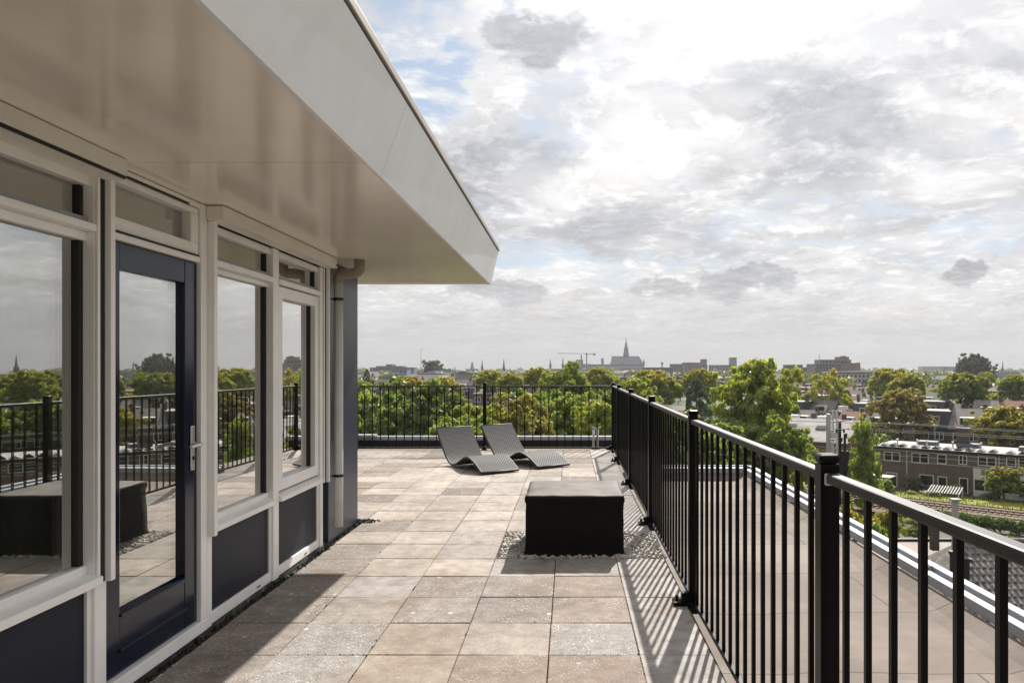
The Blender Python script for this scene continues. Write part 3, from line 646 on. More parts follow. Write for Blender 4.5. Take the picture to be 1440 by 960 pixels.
def bitumen_box():
    bm = bmesh.new(); n = 24
    x0, x1, y0, y1, h = -.378, .462, 6.07, 6.90, .51
    idx = {}
    def vert(i, j, k):
        if (i, j, k) in idx: return idx[(i, j, k)]
        u, v, w_ = i/n, j/n, k/n
        p = Vector(((u-.5)*2, (v-.5)*2, w_))
        c = Vector((max(-.955, min(.955, p.x)), max(-.955, min(.955, p.y)), min(.955, p.z)))
        dd = Vector((p.x-c.x, p.y-c.y, (p.z-c.z)*1.2))
        if dd.length > 1e-6: p2 = c+dd.normalized()*min(.045, max(abs(dd.x), abs(dd.y), abs(dd.z)))
        else: p2 = p
        taper = 1.0-.025*w_+.03*max(0, .12-w_)/.12
        q = Vector(((x0+x1)/2+p2.x*(x1-x0)/2*taper, (y0+y1)/2+p2.y*(y1-y0)/2*taper, p2.z*h-.015))
        nz = mnoise.noise(q*5)*.006+mnoise.noise(q*15)*.003
        lip = .011/(1+math.exp(-(w_-.885)*120))+.004*mnoise.noise(q*9)*(1 if w_ > .86 else .3)
        out = Vector((p2.x if abs(p2.x) > .9 else 0, p2.y if abs(p2.y) > .9 else 0, .8 if w_ > .98 else 0))
        q += out*(nz+lip)
        idx[(i, j, k)] = bm.verts.new(q); return idx[(i, j, k)]
    for i in range(n):
        for j in range(n):
            bm.faces.new([vert(i, j, n), vert(i+1, j, n), vert(i+1, j+1, n), vert(i, j+1, n)])
            bm.faces.new([vert(i, 0, j), vert(i+1, 0, j), vert(i+1, 0, j+1), vert(i, 0, j+1)])
            bm.faces.new([vert(i, n, j), vert(i, n, j+1), vert(i+1, n, j+1), vert(i+1, n, j)])
            bm.faces.new([vert(0, i, j), vert(0, i, j+1), vert(0, i+1, j+1), vert(0, i+1, j)])
            bm.faces.new([vert(n, i, j), vert(n, i+1, j), vert(n, i+1, j+1), vert(n, i, j+1)])
    bmesh.ops.recalc_face_normals(bm, faces=bm.faces)
    me = bpy.data.meshes.new('roof_vent_box'); bm.to_mesh(me); bm.free()
    me.polygons.foreach_set('use_smooth', [True]*len(me.polygons))
    m = bpy.data.materials.new('felt_wrapped_bitumen'); m.use_nodes = True
    T = NT(m.node_tree); b = T.n['Principled BSDF']; b.inputs['Roughness'].default_value = .62; b.inputs['Specular IOR Level'].default_value = .2
    ge = T.new('ShaderNodeNewGeometry'); s = T.new('ShaderNodeSeparateXYZ'); T.l.new(ge.outputs['Normal'], s.inputs[0])
    tcn = T.new('ShaderNodeTexCoord'); v = tcn.outputs['Object']
    top_tone = T.m('MULTIPLY', T.ss(s.outputs[2], .55, .95), T.ss(T.noise(v, 4, 6, .6), .25, .65, .45, 1.0))   # lighter, uneven grey-brown on upward faces
    c = T.mix(top_tone, (.003, .0029, .0027, 1), (.135, .115, .10, 1)); T.l.new(c, b.inputs['Base Color'])
    bp = T.new('ShaderNodeBump'); bp.inputs['Strength'].default_value = .4; bp.inputs['Distance'].default_value = .01
    T.l.new(T.noise(v, 14, 5, .6), bp.inputs['Height']); T.l.new(bp.outputs[0], b.inputs['Normal'])
    me.materials.append(m)
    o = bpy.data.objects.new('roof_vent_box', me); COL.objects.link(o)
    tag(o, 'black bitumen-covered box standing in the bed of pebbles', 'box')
bitumen_box()
# ------------------------------------------------------------------ loungers
def lounger(foot, dirv, label):
    t = thing('sun_lounger', label, 'sun lounger', (foot[0], foot[1], 0), 'wicker loungers on the terrace')
    d = Vector((dirv[0], dirv[1], 0)).normalized(); wv_ = Vector((d.y, -d.x, 0)); wid = .62
    key = [(0, .025), (.10, .075), (.25, .15), (.46, .205), (.62, .175), (.80, .095), (.93, .05), (1.04, .036), (1.15, .062), (1.27, .14), (1.42, .285), (1.56, .44), (1.66, .565)]
    prof = []
    for i in range(len(key)-1):
        p0, p1, p2, p3 = key[max(i-1, 0)], key[i], key[i+1], key[min(i+2, len(key)-1)]
        for q in range(5):
            u = q/5
            prof.append(tuple(.5*((2*p1[k])+(-p0[k]+p2[k])*u+(2*p0[k]-5*p1[k]+4*p2[k]-p3[k])*u*u+(-p0[k]+3*p1[k]-3*p2[k]+p3[k])*u**3) for k in (0, 1)))
    prof.append(key[-1])
    L_ = [0]
    for a, b in zip(prof, prof[1:]): L_.append(L_[-1]+math.hypot(b[0]-a[0], b[1]-a[1]))
    vs, fs, uv = [], [], []
    m = 12; th = .022; base = Vector((foot[0], foot[1], 0))
    N = len(prof)
    for i, (s_, z) in enumerate(prof):
        a = prof[max(i-1, 0)]; b = prof[min(i+1, N-1)]; tg = Vector((b[0]-a[0], b[1]-a[1])).normalized(); nr = Vector((-tg.y, tg.x))
        for side in (0, 1):
            for j in range(m+1):
                p = d*(s_-nr.x*0*th)+wv_*(wid*j/m)
                off = th if side else 0
                vs.append(p+d*(nr.x*off)+Vector((0, 0, z+nr.y*off)))
    row = 2*(m+1); fuv = []
    for i in range(N-1):
        for j in range(m):
            o0 = i*row+j
            fs.append((o0+m+1, o0+m+2, o0+row+m+2, o0+row+m+1)); fuv.append([(j/m, L_[i]), ((j+1)/m, L_[i]), ((j+1)/m, L_[i+1]), (j/m, L_[i+1])])
            fs.append((o0, o0+row, o0+row+1, o0+1)); fuv.append([(j/m, L_[i]), (j/m, L_[i+1]), ((j+1)/m, L_[i+1]), ((j+1)/m, L_[i])])
    me = bpy.data.meshes.new('seat_shell'); me.from_pydata(vs, [], fs)
    ul = me.uv_layers.new(name='weave'); k = 0
    for q in fuv:
        for (a, b) in q: ul.data[k].uv = (a*wid/.045, b/.026); k += 1
    me.materials.append(WEAVE); me.polygons.foreach_set('use_smooth', [True]*len(me.polygons))
    o = bpy.data.objects.new('seat_shell', me); COL.objects.link(o); o.parent = t
    EDGE = mat('dark_wicker_edge', (.022, .02, .02), .55)
    for side in (0, 1):
        pts = [base+d*s_+wv_*(wid*side)+Vector((0, 0, z+.008)) for s_, z in prof]
        MB().tube(pts, .017, 8).build('side_rim', EDGE, t, smooth=True)
    for s_, z in (prof[0], prof[-1]):
        MB().tube([base+d*s_+Vector((0, 0, z+.008)), base+d*s_+wv_*wid+Vector((0, 0, z+.008))], .018, 8).build('end_rim', EDGE, t, smooth=True)
lounger((-1.29, 10.6), (-.55, .83), 'wavy grey wicker lounger farther from the fence corner, left one of the two')
lounger((-.485, 11.2), (-.63, .78), 'wavy grey wicker lounger nearer the fence corner, right one of the two')
# ------------------------------------------------------------------ fences
def fence(root, posts, nb, inward, first_bal=0, bar_skip=()):
    """posts: list of post centres (x,y); inward: unit vector to the terrace side"""
    PW_ = .062; inv = Vector((inward[0], inward[1], 0))
    for i, (x, y) in enumerate(posts):
        p = MB().box(x-PW_/2, x+PW_/2, y-PW_/2, y+PW_/2, -.06, 1.262).build('post', BLACK, root, bevel=.004)
        MB().box(x-.034, x+.034, y-.034, y+.034, 1.2625, 1.295).build('cap', BLACK, p, bevel=.012)
        c = Vector((x, y, 0))+inv*.085
        f_ = MB().cbox((c.x, c.y, .012), (.10, .10, .022)).cbox((c.x-inv.x*.03, c.y-inv.y*.03, .05), (.05, .05, .06))
        f_.tube([(c.x+.02, c.y-.03, .02), (c.x+.02, c.y-.03, .06)], .012, 6).tube([(c.x-.02, c.y+.02, .02), (c.x-.02, c.y+.02, .055)], .012, 6)
        f_.build('foot_clamp', BLACK, p, bevel=.003)
    for i, ((xa, ya), (xb, yb)) in enumerate(zip(posts, posts[1:])):
        a = Vector((xa, ya, 0)); b = Vector((xb, yb, 0)); d = (b-a).normalized(); g0 = a+d*.0375; g1 = b-d*.0375
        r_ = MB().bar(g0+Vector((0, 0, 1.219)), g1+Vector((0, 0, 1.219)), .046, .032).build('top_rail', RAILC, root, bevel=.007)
        for q, s_ in ((g0, 1), (g1, -1)):
            MB().bar(q+Vector((0, 0, 1.216))+d*.001*s_, q+Vector((0, 0, 1.216))+d*.018*s_, .050, .038).build('rail_bracket', GALV if i < 1 else BLACK, r_, bevel=.004)
        MB().bar(g0+Vector((0, 0, .035)), g1+Vector((0, 0, .035)), .03, .028).build('bottom_rail', BLACK, root, bevel=.003)
        n = nb
        L_ = (b-a).length
        n = max(1, round(L_/.1545)-1)
        for k in range(n):
            c = a+(b-a)*((k+1)/(n+1))
            if c.x > .9 and c.y < .9: continue
            MB().cbox((c.x, c.y, .625), (.017, .017, 1.155)).build('baluster', BLACK, root)
fr_root = thing('metal_fence', 'black metal fence along the right edge of the terrace, running away to the corner', 'fence', (.83, 4.8, 0))
fence(fr_root, [(.900, -.10), (.850, 2.385), (.826, 4.835), (.826, 7.285), (.828, 9.755), (.832, 12.20), (.838, 13.93)], 15, (-1, 0))
fb_root = thing('metal_fence', 'black metal fence across the far end of the terrace, behind the loungers', 'fence', (-2, 13.93, 0))
bx = [.838-2.475*k for k in range(0, 4)]
fence(fb_root, [(x, 13.93) for x in ([bx[0]-.001]+bx[1:])][1:]+[], 15, (0, -1))
# the last panel meets the corner post of the right-hand fence
a = Vector((bx[1]+.0375, 13.93, 0)); b = Vector((.80, 13.93, 0))
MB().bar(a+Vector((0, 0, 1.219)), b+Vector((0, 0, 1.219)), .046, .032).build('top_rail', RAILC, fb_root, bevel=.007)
MB().bar(a+Vector((0, 0, .035)), b+Vector((0, 0, .035)), .03, .028).build('bottom_rail', BLACK, fb_root, bevel=.003)
for k in range(15):
    x = bx[1]+2.475*(k+1)/16; MB().cbox((x, 13.93, .625), (.017, .017, 1.155)).build('baluster', BLACK, fb_root)
# roof vents behind the far fence
for (x, lab) in ((.475, 'slim grey metal roof pipe behind the far fence, left one of the pair'), (.555, 'slim grey metal roof pipe with angled cap, right one of the pair')):
    t = thing('roof_pipe', lab, 'pipe', (x, 14.4, -.05), 'roof pipes behind the far fence')
    MB().cbox((x, 14.4, -.04), (.10, .12, .03)).build('base_plate', GALV, t)
    MB().tube([(x, 14.4, -.03), (x, 14.4, .36)], .022, 10).build('pipe', GALV, t, smooth=True)
    MB().bar((x, 14.4, .36), (x+.05 if x > .5 else x, 14.36, .40), .05, .02).build('cap', GALV, t)
# ================================================================== TREES
def foliage(name, lobes, n, leaf, seed, shell=.55, up=.3):
    r_ = np.random.default_rng(seed); C = np.array([l[:3] for l in lobes]); Rr = np.array([l[3] for l in lobes])
    pr = Rr**2/np.sum(Rr**2); k = r_.choice(len(lobes), n, p=pr)
    d = r_.normal(size=(n, 3)); d[:, 2] += up; d /= np.linalg.norm(d, axis=1)[:, None]
    rad = Rr[k]*(shell+(1-shell)*r_.random(n)**.6)*(1+.12*r_.normal(size=n))
    p = C[k]+d*rad[:, None]*np.array([1, 1, .85])
    nn = d+.55*r_.normal(size=(n, 3)); nn /= np.linalg.norm(nn, axis=1)[:, None]
    t = np.cross(nn, r_.normal(size=(n, 3))); t /= np.linalg.norm(t, axis=1)[:, None]; b = np.cross(nn, t)
    s_ = leaf*(.6+.8*r_.random(n))[:, None]
    q = np.stack([p-t*s_, p-b*s_*.55+t*s_*.1, p+t*s_, p+b*s_*.55+t*s_*.1], 1).reshape(-1, 3)
    me = bpy.data.meshes.new(name); me.vertices.add(4*n); me.vertices.foreach_set('co', q.astype(np.float32).ravel())
    me.loops.add(4*n); me.loops.foreach_set('vertex_index', np.arange(4*n, dtype=np.int32))
    me.polygons.add(n); me.polygons.foreach_set('loop_start', np.arange(0, 4*n, 4, dtype=np.int32))
    me.update(calc_edges=True); me.validate(); me.materials.append(LEAF)
    return me
def trunk_mesh(seed, z0, fork, spread, n_limb, r0, stems=1):
    r_ = random.Random(seed); m_ = MB()
    for s_ in range(stems):
        ox = 0 if stems == 1 else .05*math.cos(s_*2.4); oy = 0 if stems == 1 else .05*math.sin(s_*2.4)
        lean = 0 if stems == 1 else .12
        tp = (ox*(1+lean*20), oy*(1+lean*20), fork)
        m_.tube([(ox, oy, z0), (ox*1.2, oy*1.2, z0+(fork-z0)*.5), tp], [r0, r0*.8, r0*.62], 7)
        for k in range(n_limb):
            a = 2*math.pi*(k+r_.random()*.6)/n_limb; sp = spread*(.5+.5*r_.random()); zt = fork+(1-fork)*(.45+.4*r_.random())
            mid = (tp[0]+sp*.45*math.cos(a), tp[1]+sp*.45*math.sin(a), fork+(zt-fork)*.55)
            end = (tp[0]+sp*math.cos(a), tp[1]+sp*math.sin(a), zt)
            m_.tube([tp, mid, end], [r0*.5, r0*.3, r0*.09], 5)
            a2 = a+.7; m_.tube([mid, (mid[0]+.12*math.cos(a2), mid[1]+.12*math.sin(a2), mid[2]+.14)], [r0*.22, r0*.07], 4)
    me = bpy.data.meshes.new('trunk'); me.from_pydata(m_.v, [], m_.f); me.materials.append(BARK); me.polygons.foreach_set('use_smooth', [True]*len(me.polygons))
    return me
def clumps(lobes, n, r, seed, inner=.25, low=-.55):
    """leafy sub-clumps over the outside of each main lobe, so that gaps and shaded hollows stay between them"""
    r_ = random.Random(seed); out = []
    tot = sum(l[3]**2 for l in lobes)
    for (x, y, z, R_) in lobes:
        for k in range(max(3, round(n*R_*R_/tot))):
            while True:
                v = Vector((r_.gauss(0, 1), r_.gauss(0, 1), r_.gauss(.25, 1))).normalized()
                if v.z > low: break
            f = R_*(1 if r_.random() > inner else r_.uniform(.3, .8))
            out.append((x+v.x*f, y+v.y*f, z+v.z*f*.85, r*r_.uniform(.6, 1.35)))
    return out
def main_lobes(seed, n, zc, rz, rw, rl):
    r_ = random.Random(seed); out = []
    for i in range(n):
        f = (i+.5)/n; z = 1-1.75*f; rr = math.sqrt(max(0, 1-z*z)); a = i*2.39996+r_.random()
        k = rw*r_.uniform(.65, 1.1); out.append((rr*k*math.cos(a), rr*k*math.sin(a), zc+z*rz*r_.uniform(.75, 1.1), rl*r_.uniform(.65, 1.35)))
    return out
# unit trees: height 1, crown width about 1
PT = {}
def proto(key, crown, trunk): PT[key] = (crown, trunk)
for i in range(3):
    lb = main_lobes(10+i, 10, .66, .17, .27, .17)+[(0, 0, .64, .37)]
    proto('dome%d' % i, foliage('crown', clumps(lb, 230, .050, 15+i, .12), 17000, .0215, 20+i, .35), trunk_mesh(30+i, 0, .38, .30, 6, .030))
for i in range(3):
    lb = main_lobes(44+i*3, 17, .60, .31, .37, .155)+[(0, 0, .72, .26), (.03, .03, .85, .13), (0, 0, .52, .33), (.1, -.1, .62, .28)]
    proto('tall%d' % i, foliage('crown', clumps(lb, 330, .045, 55+i, .2, -.75), 24000, .0185, 50+i, .25), trunk_mesh(60+i, 0, .32, .30, 8, .032))
lb = main_lobes(71, 12, .70, .22, .36, .14)
proto('airy', foliage('crown', clumps(lb, 75, .055, 71, .2), 5200, .020, 72, .3), trunk_mesh(73, 0, .42, .28, 5, .020, 3))
r0_ = random.Random(5)
lb = [(.13*math.cos(i*2.4)*(1.1-.5*i/16), .13*math.sin(i*2.4)*(1.1-.5*i/16), .14+.74*i/16, .20-.08*i/16) for i in range(17)]
proto('column', foliage('crown', clumps(lb, 130, .06, 74, .2), 12000, .019, 74, .3, 0), trunk_mesh(75, 0, .3, .2, 4, .02))
pl = []
for i in range(44):
    f = i/43; a = i*2.4; rr = (.42*(1-f)**.8+.05)*(.55+.6*r0_.random()); pl.append((rr*math.cos(a), rr*math.sin(a), .22+.74*f, .085-.035*f))
proto('pine', foliage('crown', pl, 9000, .018, 76, .3, .1), trunk_mesh(77, 0, .8, .15, 6, .02))
lb = [(.24*math.cos(i*2.4)*(i/9)**.5, .24*math.sin(i*2.4)*(i/9)**.5, .30+.36*((i*7) % 9)/9, .22) for i in range(10)]
proto('bush', foliage('crown', clumps(lb, 70, .085, 78, .2), 5200, .030, 78, .3), trunk_mesh(79, 0, .3, .2, 5, .03))
proto('wispy', foliage('crown', [(.30*math.cos(i*2.4)*(i/14)**.5, .30*math.sin(i*2.4)*(i/14)**.5, .25+.5*((i*5) % 14)/14, .2) for i in range(15)], 2600, .03, 80, .2, .8), trunk_mesh(81, 0, .3, .25, 8, .012))
trng = random.Random(3); NG = 'trees just behind the far fence'
def tree(name, label, cat, key, X, Y, wpx, d, col, autumn=0., group=None, zb=GZ, dx=0, single=False):
    top = P(X, Y, d); wdt = wpx*d/F; h = top.z-zb
    rz = trng.random()*6.28
    me, tm = PT[key]
    if group == NG and key[:4] == 'tall': wdt *= 1.45
    t = thing(name, label, cat, (top.x+dx, d, zb), group, rz)
    o = bpy.data.objects.new('crown', me); COL.objects.link(o); o.parent = t; szc = min(h, wdt*(1.30 if key[:4] in ('tall', 'airy') else 1.15 if key[:4] == 'dome' else 9)); o.scale = (wdt, wdt, szc); o.location = (0, 0, h-szc); o.color = col + (autumn,)
    o2 = bpy.data.objects.new('trunk', tm); COL.objects.link(o2); o2.parent = t; o2.scale = (wdt*.9, wdt*.9, h)
    return t
G1 = (.150, .200, .044); G2 = (.108, .155, .038); G3 = (.195, .235, .046); G4 = (.22, .24, .05); GD = (.046, .07, .032); GO = (.18, .178, .055)
RG = 'round street trees beyond the terrace'
T_ = tree
T_('round_tree', 'orange tinted round tree at the far left, beside the house corner', 'tree', 'dome0', 569, 527, 62, 200, (.15, .15, .024), 1.3, RG)
T_('round_tree', 'green tree cut off by the house corner above the far fence', 'tree', 'dome1', 508, 534, 44, 150, G3, .2, RG)
T_('round_tree', 'yellow-orange round tree in front of white flat buildings, left of the fence post', 'tree', 'dome2', 622, 528, 66, 185, (.15, .155, .024), 1.1, RG)
T_('round_tree', 'yellow-green round tree just right of the middle fence post, under the thin spires', 'tree', 'dome0', 690, 519, 52, 190, G3, .8, RG)
T_('round_tree', 'wide yellow tree under the dark church spire, right of the fence post', 'tree', 'dome1', 718, 523, 50, 180, G3, .7, RG)
T_('round_tree', 'yellow-green tree left of the tallest tree on the far fence', 'tree', 'dome2', 756, 515, 52, 185, G4, .7, RG)
T_('broad_tree', 'tall dark-topped leafy tree rising behind the far fence, below the crane', 'tree', 'tall0', 796, 511, 84, 118, G1, .35)
T_('round_tree', 'yellow-topped round tree just left of the big church', 'tree', 'dome0', 843, 515, 62, 190, G3, .8, RG)
T_('round_tree', 'orange-topped wide tree just right of the big church', 'tree', 'dome1', 917, 519, 88, 195, (.12, .16, .024), 1.3, RG)
T_('broad_tree', 'bright green tree behind the fence corner posts', 'tree', 'tall1', 893, 529, 74, 125, G3, .25)
T_('round_tree', 'yellow round tree above the dark pine', 'tree', 'dome2', 985, 517, 58, 195, G3, .9, RG)
T_('pine_tree', 'dark green pine between the red roof and the big tree', 'tree', 'pine', 979, 531, 78, 128, (.035, .062, .040))
T_('broad_tree', 'largest bright green tree, towering over the right-hand fence', 'tree', 'tall2', 1061, 502, 136, 88, G3, .2)
T_('broad_tree', 'lower green tree in front of the largest tree, left of the rail mast', 'tree', 'tall0', 1100, 588, 96, 78, G1, .1)
T_('airy_tree', 'thin multi-stemmed yellow-green tree with open crown above the dark terrace houses', 'tree', 'airy', 1166, 523, 70, 185, G4, .7)
T_('round_tree', 'large yellow-topped round tree right of the long pale building', 'tree', 'dome0', 1250, 516, 70, 215, G3, .8, RG)
T_('round_tree', 'yellow tree overlapping the large one, above the brownish tree', 'tree', 'dome1', 1275, 524, 60, 195, G3, .7, RG)
T_('broad_tree', 'brown-tinged tree with dark forked trunk behind the brick houses', 'tree', 'tall1', 1266, 545, 86, 140, (.17, .145, .055), .3)
T_('column_tree', 'tall narrow green tree beside the end of the brick houses', 'tree', 'column', 1215, 584, 76, 86, G1, .1)
T_('round_tree', 'big dense green tree in the middle of the right-hand rooftops', 'tree', 'dome2', 1354, 522, 80, 185, G2, .5, RG)
T_('round_tree', 'small pale green tree under the huge dark tree on the skyline', 'tree', 'dome0', 1387, 522, 28, 260, G3, .3, RG)
T_('round_tree', 'dense green tree cut by the right edge of the view', 'tree', 'dome1', 1428, 526, 56, 185, G2, .7, RG)
T_('broad_tree', 'orange-yellow tree above the solar panel roofs at the right', 'tree', 'tall2', 1408, 569, 96, 125, (.18, .17, .03), 1.0)
T_('dark_tree', 'huge dark tree standing out on the right skyline', 'tree', 'tall0', 1371, 498, 56, 480, GD)
T_('dark_tree', 'hazy grey-green tree on the left skyline beside the thin mast', 'tree', 'tall1', 609, 506, 36, 620, GD)
T_('dark_tree', 'small dark conifer at the far left above the orange tree', 'tree', 'pine', 516, 518, 22, 330, GD)
# the belt of trees just below the terrace
NG = 'trees just behind the far fence'
T_('garden_tree', 'dark green dense tree low behind the far fence, left of the loungers', 'tree', 'tall0', 588, 537, 126, 56, (.098, .135, .038), 0, NG)
T_('garden_tree', 'lighter green tree at the house corner, behind the far fence', 'tree', 'tall1', 512, 548, 84, 66, G1, 0, NG)
T_('garden_tree', 'olive green tree behind the left lounger', 'tree', 'tall2', 658, 566, 90, 54, G1, .3, NG)
T_('garden_tree', 'olive-yellow tree right behind the middle fence post', 'tree', 'tall0', 722, 556, 88, 60, GO, .5, NG)
T_('garden_tree', 'orange-leaved shrubby tree behind the right lounger', 'tree', 'bush', 752, 583, 66, 46, (.20, .15, .024), 1.2, NG)
T_('garden_tree', 'mid green tree behind the fence between lounger and roof pipes', 'tree', 'tall1', 803, 551, 92, 74, G1, .1, NG)
T_('garden_tree', 'yellow-green tree behind the roof pipes at the fence corner', 'tree', 'tall2', 846, 562, 62, 66, G3, .3, NG)
T_('garden_tree', 'pale silvery shrub low behind the far fence, beside the dark tree', 'tree', 'bush', 618, 600, 60, 40, (.15, .15, .075), 0, NG)
T_('garden_tree', 'dark tree just outside the corner, behind the fence uprights', 'tree', 'tall0', 908, 566, 96, 70, G2, 0, NG)
T_('garden_tree', 'low green tree seen between the balusters right of the corner', 'tree', 'tall1', 985, 600, 90, 74, G1, 0, NG)
T_('garden_tree', 'bushy green tree low behind the fence, between the dark tree and the middle post', 'tree', 'tall1', 640, 585, 90, 44, G1, 0, NG)
T_('garden_tree', 'green tree behind the fence, just left of the dark tree', 'tree', 'tall2', 545, 552, 80, 72, (.075, .13, .02), 0, NG)
T_('garden_tree', 'dark green tree in the gap right of the middle fence post', 'tree', 'tall1', 760, 548, 96, 88, G2, 0, NG)
T_('garden_tree', 'small dark tree beneath the bright corner tree', 'tree', 'tall2', 868, 545, 70, 84, G2, 0, NG)
T_('garden_tree', 'green tree between the corner and the pine, behind the balusters', 'tree', 'tall2', 945, 575, 110, 84, G1, 0, NG)
T_('garden_tree', 'green tree under the right side of the largest tree', 'tree', 'tall1', 1035, 590, 120, 82, G1, 0, NG)
# shrubs by the railway and gardens
SG = 'shrubs along the railway and gardens'
zt = GZ
T_('shrub', 'yellow-leaved shrub seen between balusters beside the near tiled roof', 'shrub', 'bush', 1218, 707, 58, 60, (.19, .18, .024), .8, SG)
T_('shrub', 'green shrub beside the yellow one, below the handrail', 'shrub', 'bush', 1193, 699, 50, 64, G1, 0, SG)
T_('shrub', 'white-flowering shrub beside the dark shed', 'shrub', 'bush', 1283, 664, 32, 101, (.16, .17, .10), 0, SG)
T_('shrub', 'bright green shrub left of the first back door', 'shrub', 'bush', 1297, 668, 24, 102, (.07, .13, .02), 0, SG)
T_('shrub', 'lime green low bush in front of the dark shed', 'shrub', 'bush', 1283, 688, 20, 96, (.14, .17, .02), 0, SG)
T_('shrub', 'grey-green feathery grass clump in front of the back doors', 'shrub', 'wispy', 1313, 687, 40, 95, (.16, .19, .11), 0, SG)
T_('shrub', 'pale pampas-like clump left of the white pergola', 'shrub', 'wispy', 1345, 677, 26, 96, (.19, .20, .11), 0, SG)
T_('shrub', 'silvery willow shrub right of the white pergola', 'shrub', 'wispy', 1394, 688, 36, 93, (.15, .18, .11), 0, SG)
T_('young_maple', 'young maple with yellow-orange tips in front of the white bay', 'tree', 'tall1', 1412, 655, 56, 92, G1, 1.3, SG)
T_('shrub', 'green shrub at the foot of the column tree', 'shrub', 'bush', 1238, 668, 44, 96, G1, 0, SG)
T_('shrub', 'green bush behind the rail mast', 'shrub', 'bush', 1150, 634, 44, 95, G1, 0, SG)
T_('shrub', 'light green bush left of the mast', 'shrub', 'bush', 1128, 628, 40, 92, G3, 0, SG)
T_('shrub', 'white-speckled bush at the right edge by the track', 'shrub', 'bush', 1452, 690, 40, 92, (.12, .13, .08), 0, SG)
T_('shrub', 'yellow-green shrub behind the near flat roof, left of the tiled roof', 'shrub', 'bush', 1250, 704, 56, 66, (.17, .19, .03), .6, SG)
T_('shrub', 'dark green shrub between the parapet and the railway', 'shrub', 'bush', 1222, 716, 70, 56, G2, 0, SG)
T_('shrub', 'green shrub against the end of the dark hedge', 'shrub', 'bush', 1290, 722, 56, 70, G1, .3, SG)
T_('shrub', 'olive shrub just outside the parapet, below the column tree', 'shrub', 'bush', 1180, 690, 60, 58, GO, .2, SG)
T_('shrub', 'yellow-leaved bush at the near end of the dark hedge', 'shrub', 'bush', 1415, 744, 40, 62, (.22, .21, .03), .8, SG)
# ================================================================== RAILWAY
E_ = Vector((.772, -.635, 0)); Nn = Vector((.635, .772, 0)); ANG = math.atan2(E_.y, E_.x)
Q0 = Vector((42.6, 88.6, 0))             # a point on the track
def rail_local(): pass
def LW(o, s_, n_, z): return o+E_*s_+Nn*n_+Vector((0, 0, z))
def slab(m_, o, s0, s1, n0, n1, z0, z1):
    ps = [LW(o, s_, n_, z) for z in (z0, z1) for (s_, n_) in ((s0, n0), (s1, n0), (s1, n1), (s0, n1))]
    return m_.add(ps, [(3, 2, 1, 0), (4, 5, 6, 7), (0, 1, 5, 4), (1, 2, 6, 5), (2, 3, 7, 6), (3, 0, 4, 7)])
tag(slab(MB(), Q0, -140, 70, -7.5, 4.2, GZ-.3, GZ+.25).build('railway_bed', BALLAST), kind='structure')
VERGE = mat('yellow_green_verge_grass', (.26, .27, .045), .95, var=.3, vscale=1.2, col2=(.17, .22, .04), c2scale=.6)  # yellow-green grass colour mottled with a greener tone
tag(slab(MB(), Q0, -140, 70, 4.2, 8.0, GZ-.3, GZ+.35).build('grass_verge', VERGE), kind='structure')
vg = foliage('grass', [(0, 0, 0, 1)], 10, .1, 1)
r_ = np.random.default_rng(9); m_ = MB()
for i in range(5200):
    p = LW(Q0, r_.uniform(-30, 34), r_.uniform(3.8, 9.2), GZ+.3); h = r_.uniform(.12, .45); a = r_.uniform(0, 6.28); l = r_.uniform(-.1, .1, 2); w2 = .05
    m_.add([p+Vector((math.cos(a)*w2, math.sin(a)*w2, 0)), p-Vector((math.cos(a)*w2, math.sin(a)*w2, 0)), p+Vector((l[0], l[1], h))], [(0, 1, 2)])
tag(m_.build('grass', island_mat('verge_grass_blades', [(.30, .31, .05), (.22, .27, .04), (.34, .32, .08), (.17, .23, .035)], .9)), 'long yellow-green grass along the railway', 'grass', kind='stuff')
for k, n0 in enumerate((0.8, -4.0)):
    t = thing('railway_track', ('railway track farther from the terrace, beside the grass verge', 'railway track nearer the terrace, half hidden by the hedge')[k], 'railway track', LW(Q0, 0, n0, GZ+.25))
    m_ = MB()
    for i in range(-60, 60): slab(m_, Q0, i*.65, i*.65+.26, n0-1.3, n0+1.3, GZ+.26, GZ+.36)
    m_.build('sleeper_row', SLEEP, t)
    for q in (-.75, .75): slab(MB(), Q0, -110, 60, n0+q-.04, n0+q+.04, GZ+.365, GZ+.52).build('rail', RUST, t)
# masts, wires
def mastbase(X, n_):
    # point with image column X on the line n_ metres off the track
    u = (X-VX)/F; b = Q0+Nn*n_
    s_ = (u*b.y-b.x)/(E_.x-u*E_.y); return b+E_*s_
mb_ = mastbase(1165, -6.2)
t = thing('rail_mast', 'grey steel railway mast with dark insulators standing above the fence', 'mast', (mb_.x, mb_.y, GZ))
MB().box(mb_.x-.22, mb_.x+.22, mb_.y-.2, mb_.y+.2, GZ, -4.1).build('mast_column', GALV, t)
lm = mastbase(1150, 5.0)
ltm = MB()
m2 = mastbase(1174, 5.4)
lt = thing('lattice_mast', 'slim lattice railway mast beside the grey steel mast', 'mast', (m2.x, m2.y, GZ))
for a in (-.35, .35):
    for b in (-.3, .3): ltm.bar((m2.x+a, m2.y+b, GZ), (m2.x+a*.8, m2.y+b*.8, -4.3), .12)
for i in range(14):
    z = GZ+.8*i; sg = 1 if i % 2 else -1
    ltm.bar((m2.x-.32*sg, m2.y-.28, z), (m2.x+.32*sg, m2.y-.28, z+.8), .08)
ltm.build('lattice', GALV, lt)
b1 = mastbase(1181, -5.5); b2 = mastbase(1188, -5.5)
MB().box(b1.x-.14, b1.x+.14, b1.y-.14, b1.y+.14, GZ, -5.0).build('feeder_column', INSUL, t)
